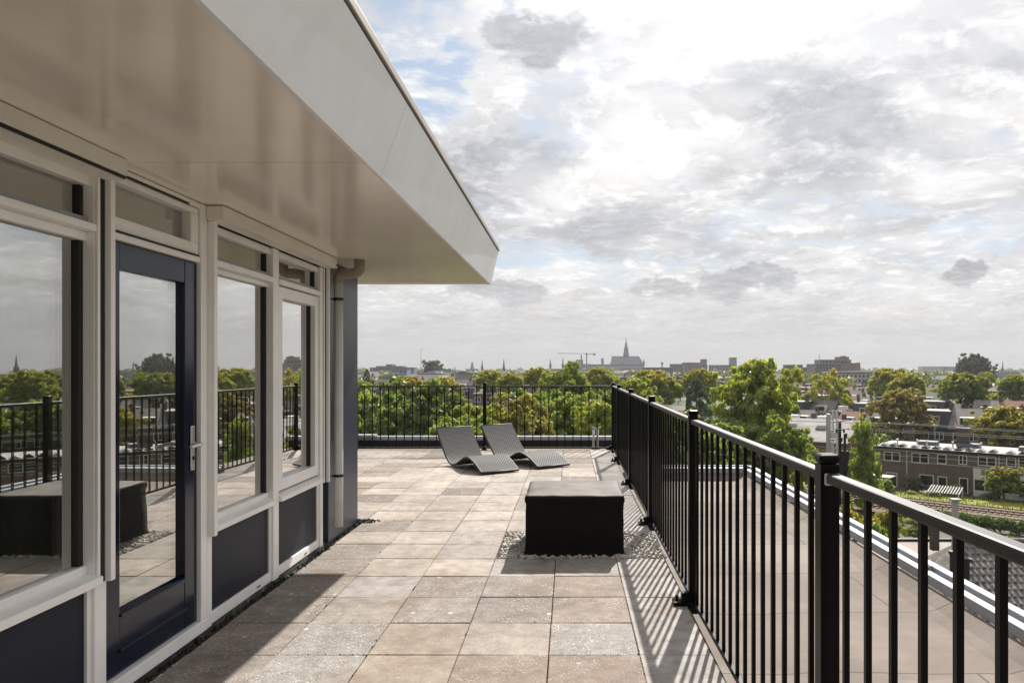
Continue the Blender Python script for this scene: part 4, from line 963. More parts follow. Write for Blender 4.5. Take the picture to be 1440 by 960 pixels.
MB().box(b2.x-.12, b2.x+.12, b2.y-.12, b2.y+.12, GZ, -6.5).box(b2.x-.4, b2.x+.4, b2.y-.3, b2.y+.3, -11.5, -8.6).build('equipment_box', INSUL, t)
aw = MB()
for z in (-5.2, -6.3, -7.4, -9.3): aw.bar((mb_.x-.2, mb_.y, z), (mb_.x+3.0, mb_.y+1.2, z+.25), .12)
for i in range(6): aw.tube([(mb_.x+1.2+.3*i, mb_.y+.5, -6.0-.55*(i % 3)), (mb_.x+1.2+.3*i, mb_.y+.5, -6.5-.55*(i % 3))], .13, 6)
aw.build('cross_arm', INSUL, t)
bm2 = mastbase(1345, -8.6)
wires = MB(); wl = []
WREG = [(-6.2, -4.9), (-6.0, -5.9), (-4.0, -8.2), (-4.0, -9.5), (.8, -8.0), (.8, -9.4), (4.8, -5.6), (5.0, -6.6)]
for i, (n_, z) in enumerate(WREG):
    m_ = MB(); pts = []
    for j in range(0, 41):
        s_ = -150+j*5.5; ph_ = (s_ % 55)/55; sag = .5*(4*(ph_-.5)**2-1)
        pts.append(LW(Q0, s_, n_, z+sag*(.9 if i % 2 == 0 else .15)))
    m_.tube(pts, .03, 4, cap=False)
    tag(m_.build('overhead_wire', WIRE), 'thin railway overhead wire strung level across the trees', 'wire', 'overhead wires above the railway')
# hedge in front of the track
hm = foliage('leaves', [(i*.5, .25*math.sin(i), .6+.25*math.sin(i*1.7), .8) for i in range(60)], 16000, .13, 91, .5)
ho = bpy.data.objects.new('hedge', hm); COL.objects.link(ho); hp = LW(Q0, 1.0, -9.3, GZ+.2); ho.location = hp; ho.rotation_euler = (0, 0, ANG); ho.scale = (1, .8, 1.0); ho.color = (.055, .09, .024, 0)
tag(ho, 'dark green hedge along the near side of the railway', 'hedge')
# ================================================================== HOUSES
def windowpart(par, x, z, w_, h_, y=0, fr=.07, mull=1, m_=None):
    f = MB(); o = .05
    f.box(x-w_/2, x+w_/2, y-o, y+.03, z, z+fr).box(x-w_/2, x+w_/2, y-o, y+.03, z+h_-fr, z+h_).box(x-w_/2, x-w_/2+fr, y-o, y+.03, z+fr, z+h_-fr).box(x+w_/2-fr, x+w_/2, y-o, y+.03, z+fr, z+h_-fr)
    for i in range(1, mull): 
        xm = x-w_/2+w_*i/mull; f.box(xm-fr/2, xm+fr/2, y-o, y+.03, z+fr, z+h_-fr)
    wn_ = f.build('window', m_ or WPAINT, par, world=False)
    MB().box(x-w_/2+fr, x+w_/2-fr, y-.012, y+.02, z+fr, z+h_-fr).build('pane', FARGLASS, wn_, world=False)
    return wn_
H0 = Vector((45.3, 105.0, 0))
def sX(X):
    u = (X-VX)/F; return (u*H0.y-H0.x)/(E_.x-u*E_.y)
HZ = 5.75
def brick_house(X0, X1, label):
    s0, s1 = sX(X0), sX(X1); o = LW(H0, s0, 0, GZ); w_ = s1-s0
    t = thing('terrace_house', label, 'house', o, None, ANG)
    MB().box(0, w_-.01, 0, 9, 0, HZ-.25).build('wall', BRICK, t, world=False)
    MB().box(-.0, w_-.02, -.55, 9.3, HZ-.22, HZ).build('roof', FLATR, t, world=False)
    MB().box(-.0, w_-.02, -.60, -.56, HZ-.30, HZ+.04).build('gutter', DARK, t, world=False)
    return t, s0, w_
hs = []
for X0, X1, lb in ((1228, 1274, 'brown brick house at the left end of the row, beside the narrow tree'), (1274, 1407, 'brown brick house with two dark back doors, in the middle of the row'), (1407, 1600, 'brown brick house with white balcony at the right of the row')):
    hs.append(brick_house(X0, X1, lb))
def onhouse(k, X): return sX(X)-hs[k][1]
def zY(Y, X): 
    s_ = sX(X); d = (H0+E_*s_).y; return EYE+(VY-Y)*d/F-GZ
def win(k, Xa, Xb, Ya, Yb, mull=1):
    xa, xb = onhouse(k, Xa), onhouse(k, Xb); z1, z0 = zY(Ya, (Xa+Xb)/2), zY(Yb, (Xa+Xb)/2)
    windowpart(hs[k][0], (xa+xb)/2, z0, xb-xa, z1-z0, 0, .11, mull)
win(0, 1243, 1266, 635, 648, 2); win(0, 1246, 1262, 664, 684, 1)
win(1, 1282, 1306, 637, 651, 2); win(1, 1318, 1331, 638.5, 652, 1); win(1, 1348, 1360, 639.5, 653, 2); win(1, 1375, 1401, 641, 655, 2); win(1, 1293, 1313, 667, 683, 1)
win(2, 1415, 1429, 643, 656, 1); win(2, 1432, 1470, 644, 658, 2); win(2, 1500, 1540, 650, 664, 2); win(2, 1420, 1440, 676, 694, 2)
def door(k, Xa, Xb, Ya):
    xa, xb = onhouse(k, Xa), onhouse(k, Xb); z1 = zY(Ya, (Xa+Xb)/2)
    f = MB().box(xa, xa+.12, -.05, .04, 0, z1).box(xb-.12, xb, -.05, .04, 0, z1).box(xa+.12, xb-.12, -.05, .04, z1-.12, z1).build('door_frame', WPAINT, hs[k][0], world=False)
    MB().box(xa+.12, xb-.12, -.01, .03, .02, z1-.12).build('door', FARGLASS, f, world=False)
door(1, 1318.5, 1332, 669.5); door(1, 1348.5, 1361.5, 671.5)
for k, X in ((1, 1275.5), (1, 1405)):
    x = onhouse(k, X); MB().tube([(x, -.12, .1), (x, -.12, HZ-.3)], .06, 6).build('downpipe', WPAINT, hs[k][0], world=False)
def bay(k, Xa, Xb):
    xa, xb = onhouse(k, Xa), onhouse(k, Xb); t = hs[k][0]; zt_ = zY(667, Xa)
    MB().box(xa, xb, -1.1, -.003, 0, .8).box(xa, xb, -1.15, -.003, zt_-.5, zt_).box(xa, xa+.15, -1.1, -.003, .8, zt_-.5).box(xb-.15, xb, -1.1, -.003, .8, zt_-.5).box((xa+xb)/2-.08, (xa+xb)/2+.08, -1.1, -.95, .8, zt_-.5).build('bay_window', WPAINT, t, world=False)
    MB().box(xa+.16, xb-.16, -1.02, -.1, .8, zt_-.5).build('pane', FARGLASS, t, world=False)
    rl = MB()
    n = int((xb-xa)/.16)
    for i in range(n+1): rl.box(xa+i*(xb-xa)/n-.02, xa+i*(xb-xa)/n+.02, -1.12, -1.08, zt_, zt_+.95)
    rl.box(xa-.03, xb+.03, -1.14, -1.06, zt_+.95, zt_+1.02).box(xa, xa+.9, -1.1, -1.09, zt_+.02, zt_+.93)
    rl.build('balcony_rail', WPAINT, t, world=False)
bay(1, 1371, 1404)
bay(2, 1409, 1500)
# solar panels, tent-mounted along the roof edges
for k, (Xa, Xb) in enumerate(((1236, 1272), (1277, 1403), (1411, 1560))):
    xa, xb = onhouse(k, Xa), onhouse(k, Xb); n = max(3, int((xb-xa)/1.25))
    for i in range(n):
        x = xa+(xb-xa)*(i+.5)/n
        sp_ = MB().add([(x-.55, .3, HZ+.08), (x, .3, HZ+.42), (x, 1.9, HZ+.42), (x-.55, 1.9, HZ+.08), (x+.55, .3, HZ+.08), (x+.55, 1.9, HZ+.08)], [(0, 1, 2, 3), (1, 4, 5, 2), (0, 4, 1), (3, 2, 5), (0, 3, 5, 4)])
        sp_.build('solar_panel', SOLAR if i % 3 else ALU, hs[k][0], world=False)
for k, X in ((1, 1290), (1, 1350), (2, 1440)):
    x = onhouse(k, X)
    MB().box(x-1.3, x+1.3, 5, 7, HZ, HZ+.55).build('roof_hatch', LEAD, hs[k][0], world=False)
x = onhouse(1, 1341); ch_ = MB().box(x-.8, x+.8, 5.5, 6.6, HZ, HZ+2.6).build('chimney', BRICKD, hs[1][0], world=False)
MB().box(x-.9, x+.9, 5.4, 6.7, HZ+2.6, HZ+2.75).build('chimney_cap', CONCG, ch_, world=False)
for k, xs in ((0, (2.5, 5.0)), (1, (2.0, 5.2, 8.6)), (2, (2.4, 6.0))):
    for i, x in enumerate(xs):
        MB().tube([(x, 3.2+i*.8, HZ), (x, 3.2+i*.8, HZ+.75)], .11, 8).tube([(x, 3.2+i*.8, HZ+.76), (x, 3.2+i*.8, HZ+.86)], .17, 8).build('roof_vent', GALV, hs[k][0], world=False)
x = onhouse(1, 1300); m_ = MB().tube([(x, 6, HZ), (x, 6, HZ+3.2)], .03, 5)
for q in range(5): m_.bar((x-.5+q*.06, 5.6+q*.2, HZ+3.0), (x+.5-q*.06, 5.6+q*.2, HZ+3.0), .025)
m_.bar((x, 5.5, HZ+3.0), (x, 6.5, HZ+3.0), .03).build('aerial', GALV, hs[1][0], world=False)
# garden shed and pergola
so_ = LW(H0, sX(1258), -6.5, GZ); t = thing('garden_shed', 'black wooden shed with pale flat roof beside the narrow tree', 'shed', so_, None, ANG)
MB().box(-1.1, 1.3, -1, 1.2, 0, 2.2).build('wall', WOODD, t, world=False); MB().box(-1.35, 1.55, -1.3, 1.4, 2.2, 2.34).build('roof', CONC, t, world=False); MB().box(-.4, .4, -1.04, -1.0, .05, 1.95).build('door', DARK, t, world=False)
po_ = LW(H0, sX(1345), -6.2, GZ+.2); t = thing('pergola', 'white slatted garden pergola in front of the brick houses', 'pergola', po_, None, ANG)
m_ = MB()
for i in range(12):
    x = -1.9+i*.33; m_.bar((x, -1.2, .75), (x, 1.2, 1.35), .16, .06)
m_.build('slat_roof', CONC, t, world=False)
for a in (-1.8, 1.7):
    for b in (-1.1, 1.1): MB().box(a-.06, a+.06, b-.06, b+.06, 0, 1.02+b*.25).build('post', WPAINT, t, world=False)
# near tiled roof below the terrace
ro = Vector((13.2, 24.0, 0)); t = thing('tiled_house', 'house with grey pantile hipped roof just below the parapet', 'house', (20, 27, GZ))
xh0, xh1, yE, yR, zE, zR = 11.6, 34.0, 22.5, 28.0, -9.4, -5.15
MB().box(xh0+.8, xh1, yE+.5, 33, GZ, zE).build('wall', BRICKD, t)
tl = MB(); nrow = 22; 
for r in range(nrow):
    f0 = r/nrow; f1 = (r+1)/nrow; y0 = yE+(yR-yE)*f0; y1 = yE+(yR-yE)*f1; z0 = zE+(zR-zE)*f0; z1 = zE+(zR-zE)*f1
    xs = xh0+(15.1-xh0)*f0; pitch = .235; x = xs
    while x < xh1:
        # an S-shaped pantile: roll and trough
        prof_ = [(0, .0), (.05, .045), (.10, .05), (.14, .02), (.19, -.005), (pitch, .0)]
        vs = []
        for a, b in prof_: vs += [(x+a, y0-.03, z0+b+.035), (x+a, y1, z1+b)]
        vs += [(x+a, y0-.03, z0+b-.03) for a, b in prof_]
        n6 = len(prof_)
        tl.add(vs, [(2*i, 2*i+2, 2*i+3, 2*i+1) for i in range(n6-1)]+[(2*i, 2*n6+i, 2*n6+i+1, 2*i+2) for i in range(n6-1)])
        x += pitch
tl.add([(xh0, yE, zE), (15.1, yR, zR), (xh0, 33.5, zE)], [(0, 1, 2)]); tl.add([(15.1, yR, zR-.02), (xh1, yR, zR-.02), (xh1, 33.5, zE), (xh0, 33.5, zE)], [(0, 1, 2, 3)])
tl.build('roof', RTILE, t)
rg = MB(); rg.tube([(xh0, yE-.02, zE+.05), (15.1, yR, zR+.05)], .10, 8); rg.tube([(15.1, yR, zR+.04), (xh1, yR, zR+.04)], .11, 8); rg.build('ridge_tiles', RTILE, t)
for X, Y, d in ((1340, 778, 26.6), (1359, 788, 26.2)):
    p = P(X, Y, d); MB().tube([(p.x, p.y, p.z-.9), (p.x, p.y, p.z)], .11, 10).tube([(p.x, p.y, p.z), (p.x, p.y, p.z+.10)], .16, 10).build('vent_pipe', INSUL, t)
p = P(1343, 703, 27.8); cpm = MB().box(p.x-.09, p.x+.09, p.y-.09, p.y+.09, zR-.3, p.z).build('chimney', CONC, t); MB().box(p.x-.17, p.x+.17, p.y-.17, p.y+.17, p.z+.001, p.z+.06).build('chimney_cap', CONC, cpm)
p = P(1314, 715, 27.9); MB().box(p.x-.13, p.x+.13, p.y-.13, p.y+.13, zR-.3, p.z).build('chimney', BRICKD, t)
t = thing('flat_roofed_building', 'low brick building with brown flat roof behind the tiled roof', 'building', (30, 46, GZ))
MB().box(17.5, 62, 36, 44, GZ, -9.25).build('wall', BRICKD, t); MB().box(17.2, 62.3, 35.7, 44.3, -9.25, -9.0).build('roof', FLATB, t); MB().box(17.2, 62.3, 44.05, 44.3, -8.998, -8.85).build('roof_edge', DARK, t)
t = thing('flat_roofed_building', 'long low building with felt roof between the parapet and the railway', 'building', (15, 55, GZ))
MB().box(-2, 15.5, 42, 54, GZ, -11).build('wall', BRICKD, t); MB().box(-2.2, 15.7, 41.8, 54.2, -11, -10.8).build('roof', FLATB, t)
# generic terrace houses in rows (unit w=6)
def mansard(key, wallm, roofm, fz=5.3, top=8.6, flat=FLATR, w_=6.0):
    t = thing(key, 'x', 'house')
    MB().box(0, w_-.02, 0, 9, 0, fz).build('wall', wallm, t, world=False)
    MB().prism([(-.25, fz), (.9, top), (8.2, top), (9.2, fz)], 'x', 0, w_-.02).build('roof', roofm, t, world=False)
    MB().box(.0, w_-.02, .95, 8.1, top, top+.12).build('roof_edge', flat, t, world=False)
    d_ = MB().box(w_*.30, w_*.72, -.05, 2.5, fz+.45, fz+2.3).build('dormer', WPAINT, t, world=False)
    MB().box(w_*.27, w_*.75, -.2, 2.6, fz+2.3, fz+2.45).build('dormer_roof', FLATR, d_, world=False)
    MB().box(w_*.325, w_*.50, -.07, 0, fz+.7, fz+2.15).box(w_*.52, w_*.695, -.07, 0, fz+.7, fz+2.15).build('window', FARGLASS, t, world=False)
    for x in (w_*.28, w_*.72): windowpart(t, x, 3.2, 1.6, 1.5, 0, .12, 2)
    for x in (w_*.28, w_*.72): windowpart(t, x, .5, 1.7, 2.0, 0, .12, 1)
    c_ = MB().box(w_-.75, w_-.1, 4, 5.2, top, top+1.5).build('chimney', BRICKD, t, world=False)
    MB().tube([(w_-.42, 4.3, top+1.5), (w_-.42, 4.3, top+1.9)], .14, 6).tube([(w_-.42, 4.9, top+1.5), (w_-.42, 4.9, top+1.9)], .14, 6).build('chimney_pot', REDTILE, c_, world=False)
    return t
def flathouse(key, wallm, top=6.4, w_=6.0, flat=FLATR):
    t = thing(key, 'x', 'house')
    MB().box(0, w_-.02, 0, 9, 0, top).build('wall', wallm, t, world=False)
    MB().box(-.0, w_-.02, -.3, 9.2, top, top+.22).build('roof', flat, t, world=False)
    for x in (w_*.28, w_*.72): windowpart(t, x, top-2.4, 1.8, 1.5, 0, .13, 2)
    for x in (w_*.28, w_*.72): windowpart(t, x, .6, 1.8, 2.0, 0, .13, 1)
    MB().box(w_*.2, w_*.5, 3, 5, top+.22, top+1.3).build('roof_hatch', WPAINT, t, world=False)
    MB().box(w_*.6, w_*.8, 2, 3.2, top+.22, top+.5).build('skylight', FARGLASS, t, world=False)
    MB().box(w_-.7, w_-.1, 5, 6, top+.22, top+1.7).build('chimney', BRICKD, t, world=False)
    return t
def pitched(key, wallm, roofm, ev=5.6, rd=9.2, w_=6.0):
    t = thing(key, 'x', 'house')
    MB().box(0, w_-.02, 0, 9, 0, ev).build('wall', wallm, t, world=False)
    MB().prism([(-.35, ev-.1), (4.5, rd), (9.35, ev-.1), (9.2, ev-.25), (4.5, rd-.2), (-.2, ev-.25)], 'x', -.05, w_-.0).build('roof', roofm, t, world=False)
    MB().prism([(0, ev), (4.5, rd-.2), (9, ev)], 'x', .02, w_-.04).build('gable', wallm, t, world=False)
    for x in (w_*.28, w_*.72): windowpart(t, x, 3.3, 1.7, 1.5, 0, .13, 2)
    d_ = MB().box(w_*.3, w_*.7, .3, 3, ev+.5, ev+2.1).build('dormer', WPAINT, t, world=False)
    MB().box(w_*.34, w_*.66, .27, .31, ev+.8, ev+1.9).build('window', FARGLASS, d_, world=False)
    MB().box(w_-.8, w_-.15, 4, 5, rd-.8, rd+.9).build('chimney', BRICKD, t, world=False)
    return t
PRO = {'m0': mansard('terrace_house', BRICKD, SLATE), 'm1': mansard('terrace_house', WPAINT, SLATE), 'f0': flathouse('terrace_house', BRICKD), 'f1': flathouse('terrace_house', BRICK, 6.8, 6., FLATB),
       'p0': pitched('terrace_house', BRICK, REDTILE), 'p1': pitched('terrace_house', BRICKD, RTILE)}
used = set()
def house(key, pos, rz, label, group, s_=1.0):
    if key in used: o = dup(PRO[key])
    else: o = PRO[key]; used.add(key)
    o.location = pos; o.rotation_euler = (0, 0, rz); o.scale = (s_, s_, s_)
    o['label'] = label; o['group'] = group; return o
def hrow(dist, Xa, Xb, keys, label, group, jitter=0, zb=GZ, s_=1.0):
    """a row of houses parallel to the railway, dist metres along its normal from the camera"""
    o = Nn*dist
    def sx_(X): u = (X-VX)/F; return (u*o.y-o.x)/(E_.x-u*E_.y)
    a, b = sx_(Xa), sx_(Xb); n = max(1, int((b-a)/(6*s_)))
    for i in range(n):
        k = keys[i % len(keys)] if isinstance(keys, list) else keys
        p = LW(o, a+i*6.0*s_, trng.uniform(-jitter, jitter), zb)
        house(k, p, ANG, label, group, s_)
hrow(136, 1090, 1200, 'f0', 'dark brick house under the airy multi-stemmed tree', 'flat-roofed houses under the airy tree')
hrow(152, 1285, 1620, ['m0', 'p1', 'm0', 'f0'], 'dark terrace house behind the brown-tinged tree and the brick row', 'dormer houses left of the dense green tree', 1.5)
hrow(176, 1100, 1270, ['m1', 'p1', 'f0', 'm0', 'p0'], 'terrace house between the airy tree and the yellow tree', 'terrace houses between the airy and yellow trees', 3)
hrow(196, 1290, 1720, ['m0', 'f1', 'p1', 'p0'], 'terrace house half hidden behind the dense green tree', 'houses behind the dense green tree')
hrow(215, 1090, 1300, ['f1', 'f0', 'm1'], 'flat-topped house in the row below the long pale building', 'houses below the long pale building')
hrow(250, 1090, 1700, ['p1', 'f0', 'p0', 'f1'], 'mixed terrace house in the middle distance at the right', 'middle distance houses at the right')
hrow(300, 1080, 1700, ['p0', 'p1', 'm0', 'f1', 'm1'], 'small house among the far right rooftops', 'far right rooftops')
hrow(365, 1080, 1470, ['f0', 'p1', 'p0', 'm1'], 'small distant house near the right skyline', 'right skyline houses')
hrow(163, 1120, 1300, ['p1', 'f0', 'p0'], 'small house below the dormer houses, left of the brown-tinged tree', 'small houses below the dormers', 3, GZ, .8)
hrow(232, 1090, 1470, ['p0', 'p1', 'f1', 'm0'], 'low house with pitched roof in the rooftops behind the dense green tree', 'low pitched roofs at the right', 4, GZ, .85)
hrow(275, 1090, 1470, ['p1', 'm1', 'p0', 'f0'], 'little rooftop beyond the yellow-topped tree', 'little rooftops beyond the yellow-topped tree', 4, GZ, .9)
hrow(335, 1080, 1470, ['p1', 'f1', 'p0'], 'tiny house in the last rows below the office block', 'tiny houses below the office block', 5, GZ, .95)
hrow(112, 930, 1010, 'p0', 'red-roofed house behind the dark pine', 'red-roofed houses behind the pine')
def frow(d, Xa, Xb, keys, label, group, s_=1.0):
    a = (Xa-VX)*d/F; b = (Xb-VX)*d/F; x = a; i = 0
    while x < b:
        house(keys[i % len(keys)], Vector((x, d+trng.uniform(-4, 4), GZ)), trng.uniform(-.15, .15), label, group, s_); x += 6.0*s_; i += 1
frow(255, 500, 720, ['f0', 'm1', 'f1', 'p1'], 'house with white flat roofs above the trees, left of the spires', 'rooftops above the trees at the left', 1.15)
frow(330, 500, 760, ['f1', 'p1', 'f0', 'm1', 'p0'], 'small rooftop behind the yellow trees at the left', 'far left rooftops', 1.25)
frow(430, 500, 1000, ['p1', 'f0', 'p0', 'f1', 'm1'], 'tiny distant rooftop below the church skyline', 'distant rooftops below the church', 1.35)
frow(95, 530, 560, ['f0'], 'flat-roofed house behind the dark garden tree at the far left', 'house glimpsed through the fence')
frow(120, 700, 760, ['f1', 'p1'], 'house glimpsed between garden trees behind the right lounger', 'houses glimpsed through the garden trees')
for i, (X, Y, w_, d) in enumerate(((1482, 524, 70, 190), (1530, 520, 84, 175), (1585, 527, 70, 205), (1640, 516, 96, 160), (1700, 524, 90, 180), (1770, 518, 110, 150), (1505, 560, 110, 120), (1600, 566, 120, 112), (1690, 558, 120, 118), (1800, 560, 130, 105), (1860, 522, 110, 160))):
    T_('round_tree', 'tree just outside the right edge of the view, mirrored in the window glass', 'tree', ('dome0', 'tall1', 'dome2')[i % 3], X, Y, w_, d, (G1, G3, G2)[i % 3], .4*(i % 3), 'trees mirrored in the window glass')
for i in range(34):      # small trees scattered among the rooftops
    X = trng.uniform(1085, 1470); d = trng.uniform(150, 360); 
    T_('street_tree', 'small green tree squeezed between the rooftops at the right', 'tree', ('dome0', 'dome1', 'tall2', 'bush')[i % 4], X, VY+(17.08-trng.uniform(7, 11))*F/d, trng.uniform(5, 9)*F/d, d, (G1, G2, G3, G4)[(i*3) % 4], .3*(i % 3), 'small trees among the right-hand rooftops')
for i in range(16):
    X = trng.uniform(505, 990); d = trng.uniform(210, 400)
    T_('street_tree', 'small tree among the roofs beyond the round trees', 'tree', ('dome2', 'tall1', 'dome0')[i % 3], X, VY+(17.08-trng.uniform(8, 13))*F/d, trng.uniform(6, 10)*F/d, d, (G1, G2, G3)[i % 3], .4*(i % 3), 'small trees beyond the round trees')
# brick chimney house behind the far fence
p = P(625, 560, 88); t = thing('chimney_house', 'house with tall dark brick chimney seen through the far fence', 'house', (p.x, 88, GZ))
MB().box(p.x-5, p.x+5, 86, 95, GZ, -5.2).build('wall', BRICKD, t); MB().box(p.x-5.2, p.x+5.2, 85.8, 95.2, -5.2, -5.0).build('roof', FLATB, t)
c_ = MB().box(p.x-.7, p.x+.7, 87, 88, -5.0, -1.1).build('chimney', BRICKD, t); MB().box(p.x-.8, p.x+.8, 86.9, 88.1, -1.1, -.95).build('chimney_cap', CONC, c_)
# big pale roof with skylights near the mast
p = P(1150, 585, 118); t = thing('workshop', 'workshop with large pale sloping roof and dark skylights behind the rail mast', 'building', (p.x, 120, GZ), None, ANG)
MB().box(-11, 7, -5, 6, 0, 5.5).build('wall', BRICKR, t, world=False)
rfm = MB().prism([(-5.6, 5.4), (0.5, 8.6), (6.6, 5.4)], 'x', -11.4, 7.4).build('roof', FLATR, t, world=False)
for a, b in ((-8, -2.2), (-5.5, -3.8), (-3, -1.9), (-1, -3.4), (2, -2.0), (4.5, -3.6)):
    z = 5.4+(b+5.6)*.525; MB().add([(a-.8, b-.5, z-.2+.08), (a+.8, b-.5, z-.2+.08), (a+.8, b+.5, z+.34+.06), (a-.8, b+.5, z+.34+.06), (a-.8, b-.5, z-.4), (a+.8, b-.5, z-.4)], [(0, 1, 2, 3), (4, 5, 1, 0)]).build('skylight', FARGLASS, t, world=False)
# parked cars on the street by the dense tree
def car(pos, rz, m, label):
    t = thing('parked_car', label, 'car', pos, 'cars parked below the dense green tree', rz)
    MB().prism([(-2.1, .3), (-2.15, .75), (-1.9, .92), (-1.3, .98), (-.7, 1.42), (.9, 1.45), (1.6, .98), (2.05, .9), (2.15, .6), (2.1, .3)], 'y', -.85, .85).build('body', m, t, bevel=.08, world=False)
    MB().prism([(-1.1, .99), (-.65, 1.36), (.85, 1.38), (1.35, .99)], 'y', -.87, .87).build('window', FARGLASS, t, world=False)
    for a in (-1.35, 1.35):
        for b in (-.8, .8): MB().tube([(a, b-.1, .32), (a, b+.1, .32)], .32, 12).build('wheel', TYRE, t, world=False)
o = Nn*137
for i in range(6):
    u = (1306+i*13-VX)/F; s_ = (u*o.y-o.x)/(E_.x-u*E_.y)
    car(LW(o, s_, 0, GZ), ANG+.1*(i % 3), (CARW, CARD)[i % 2], ('pale car parked in the row below the dense green tree', 'dark car parked in the row below the dense green tree')[i % 2])
# ================================================================== SKYLINE
def blk(m_, X0, X1, Yt, d, dep=15, Yb=None):
    x0 = (X0-VX)*d/F; x1 = (X1-VX)*d/F; zt_ = EYE+(VY-Yt)*d/F; zb = GZ if Yb is None else EYE+(VY-Yb)*d/F
    m_.box(x0, x1, d, d+dep, zb, zt_); return (x0, x1, zt_)
def far_building(label, parts, d, m, wmat=FARGLASS, rows=2, cat='building', name='city_building', win_=True, group=None):
    X0, X1, Yt = parts[0]
    t = thing(name, label, cat, P((X0+X1)/2, VY, d)*1.0, group); t.location.z = GZ
    for i, (a, b, y) in enumerate(parts):
        x0, x1, zt_ = blk(mm := MB(), a, b, y, d+i*.5, 18+3*i)
        mm.build('wall' if i == 0 else 'upper_wall', m, t)
        MB().box(x0-.3, x1+.3, d+i*.5-.3, d+i*.5+18, zt_+.01, zt_+.5).build('roof', LEAD, t)
        if win_ and i == 0:
            wmx = MB(); n = max(2, int((x1-x0)/3.6))
            for r in range(rows):
                z = zt_-2.6-r*3.4
                if z < 0-4: break
                for k in range(n):
                    xx = x0+(x1-x0)*(k+.5)/n; wmx.box(xx-.9, xx+.9, d-.06, d+.1, z, z+1.7)
            wmx.build('window_band', wmat, t)
    return t
far_building('low blue-grey hospital-like block on the left skyline, with rooftop stub', [(520, 582, 517), (543, 551, 512.5), (529, 566, 515)], 900, LEAD, rows=3)
far_building('blue-fronted low block in front of the left skyline block', [(540, 572, 519.5)], 700, mat('blue_cladding', (.16, .20, .30), .6), rows=2)
far_building('white flat building above the yellow-orange tree', [(588, 622, 526), (602, 612, 522.5)], 360, WPAINT, rows=2)
far_building('pale building stepped beside the white flat one', [(620, 642, 522.5), (626, 634, 520)], 420, WPAINT, rows=1)
far_building('dark slate-roofed block left of the middle fence post', [(640, 668, 525), (645, 655, 523)], 400, CONCG, rows=1)
far_building('grey office slab beneath the crane', [(810, 820, 506), (818.5, 831, 512)], 1300, CONCG, rows=5)
far_building('long low grey roof between the crane and the church', [(830, 857, 512.5), (846, 849, 504)], 1350, CONCG, rows=1)
far_building('broad brown block right of the church', [(944, 963, 512), (962, 986, 510)], 1100, BRICKD, rows=3)
t = far_building('brown brick block with stout chimney right of the church', [(962.5, 995, 513), (988.5, 994, 505.3)], 1000, BRICK, rows=2)
far_building('long grey-brown block above the dark pine', [(1000, 1036, 513.5)], 1000, CONCG, rows=2)
far_building('grey water-tank tower behind the largest tree', [(1031, 1034.5, 505), (1029.5, 1036, 503)], 990, CONCG, win_=False)
far_building('brown warehouse right of the largest tree', [(1108, 1129, 513.2), (1128, 1142, 517)], 800, BRICKD, rows=2)
far_building('low pale far building left of the huge dark tree', [(1297, 1330, 515.5)], 1500, CONC, rows=2)
far_building('blue-grey far building beside the huge dark tree', [(1327, 1348, 515.8)], 1300, mat('pale_blue_cladding', (.22, .27, .36), .6), rows=2)
far_building('white flat roofed building by the right-hand steeple', [(1411, 1428, 522)], 600, WPAINT, rows=1)
far_building('low grey roofs left of the church foot', [(760, 812, 519)], 900, CONCG, rows=1)
far_building('long brown roof line between church and brown block', [(905, 946, 517)], 900, BRICKD, rows=1)
# modern stepped block
d = 700; t = thing('office_block', 'brown stepped office block with roof mast on the right skyline', 'building', P(1178, VY, d)); t.location.z = GZ
OB = mat('brown_office_cladding', (.17, .145, .125), .7, var=.1, vscale=.2)
m_ = MB(); blk(m_, 1146, 1200, 511.5, d, 25); m_.build('wall', OB, t)
m_ = MB(); blk(m_, 1155, 1197, 505.5, d+2, 20, 511.5); m_.build('upper_wall', OB, t)
m_ = MB(); blk(m_, 1180, 1194, 501.5, d+4, 12, 505.5); blk(m_, 1186, 1190, 500.3, d+4.5, 8, 501.5); m_.build('plant_room', OB, t)
x0 = (1199-VX)*d/F; x1 = (1211-VX)*d/F; x2 = (1209-VX)*d/F; zt_ = EYE+(VY-509.2)*d/F
MB().prism([(x0, GZ), (x1, GZ), (x2, zt_), (x0+1, zt_-.5)], 'y', d-1, d+18).build('end_wing', OB, t)
m_ = MB(); xa = (1147.5-VX)*d/F; xb = (1183-VX)*d/F
for r in range(4):
    for k in range(8): xx = xa+(xb-xa)*(k+.5)/8; z = EYE+(VY-514.5-3.6*r)*d/F; m_.box(xx-1.1, xx+1.1, d-.08, d+.1, z, z+1.5)
m_.build('window_band', FARGLASS, t)
m_ = MB()
for k in range(7): xx = (1158+k*5.5-VX)*d/F; z = EYE+(VY-509.4)*d/F; m_.box(xx-1.3, xx+1.3, d+1.9, d+2.1, z, z+1.4)
m_.build('window_band', FARGLASS, t)
p = P(1152, 497.5, d); MB().tube([(p.x, p.y, p.z-9), (p.x, p.y, p.z)], .22, 6).box(p.x-.9, p.x+.9, p.y-.9, p.y+.9, p.z-10, p.z-6.5).build('mast', CONCG, t)
# long pale building
d = 450; t = thing('long_building', 'long pale grey building with rows of small windows beyond the airy tree', 'building', P(1210, VY, d)); t.location.z = GZ
m_ = MB(); x0, x1, zt_ = blk(m_, 1166, 1252, 524.5, d, 14); m_.build('wall', CONC, t); MB().box(x0-.4, x1+.4, d-.5, d+14, zt_+.01, zt_+.9).build('roof', LEAD, t)
m_ = MB(); 
for r in range(3):
    for k in range(15): xx = x0+(x1-x0)*(k+.5)/15; z = zt_-2.6-2.9*r; m_.box(xx-.6, xx+.6, d-.06, d+.1, z, z+1.5)
m_.build('window_band', FARGLASS, t)
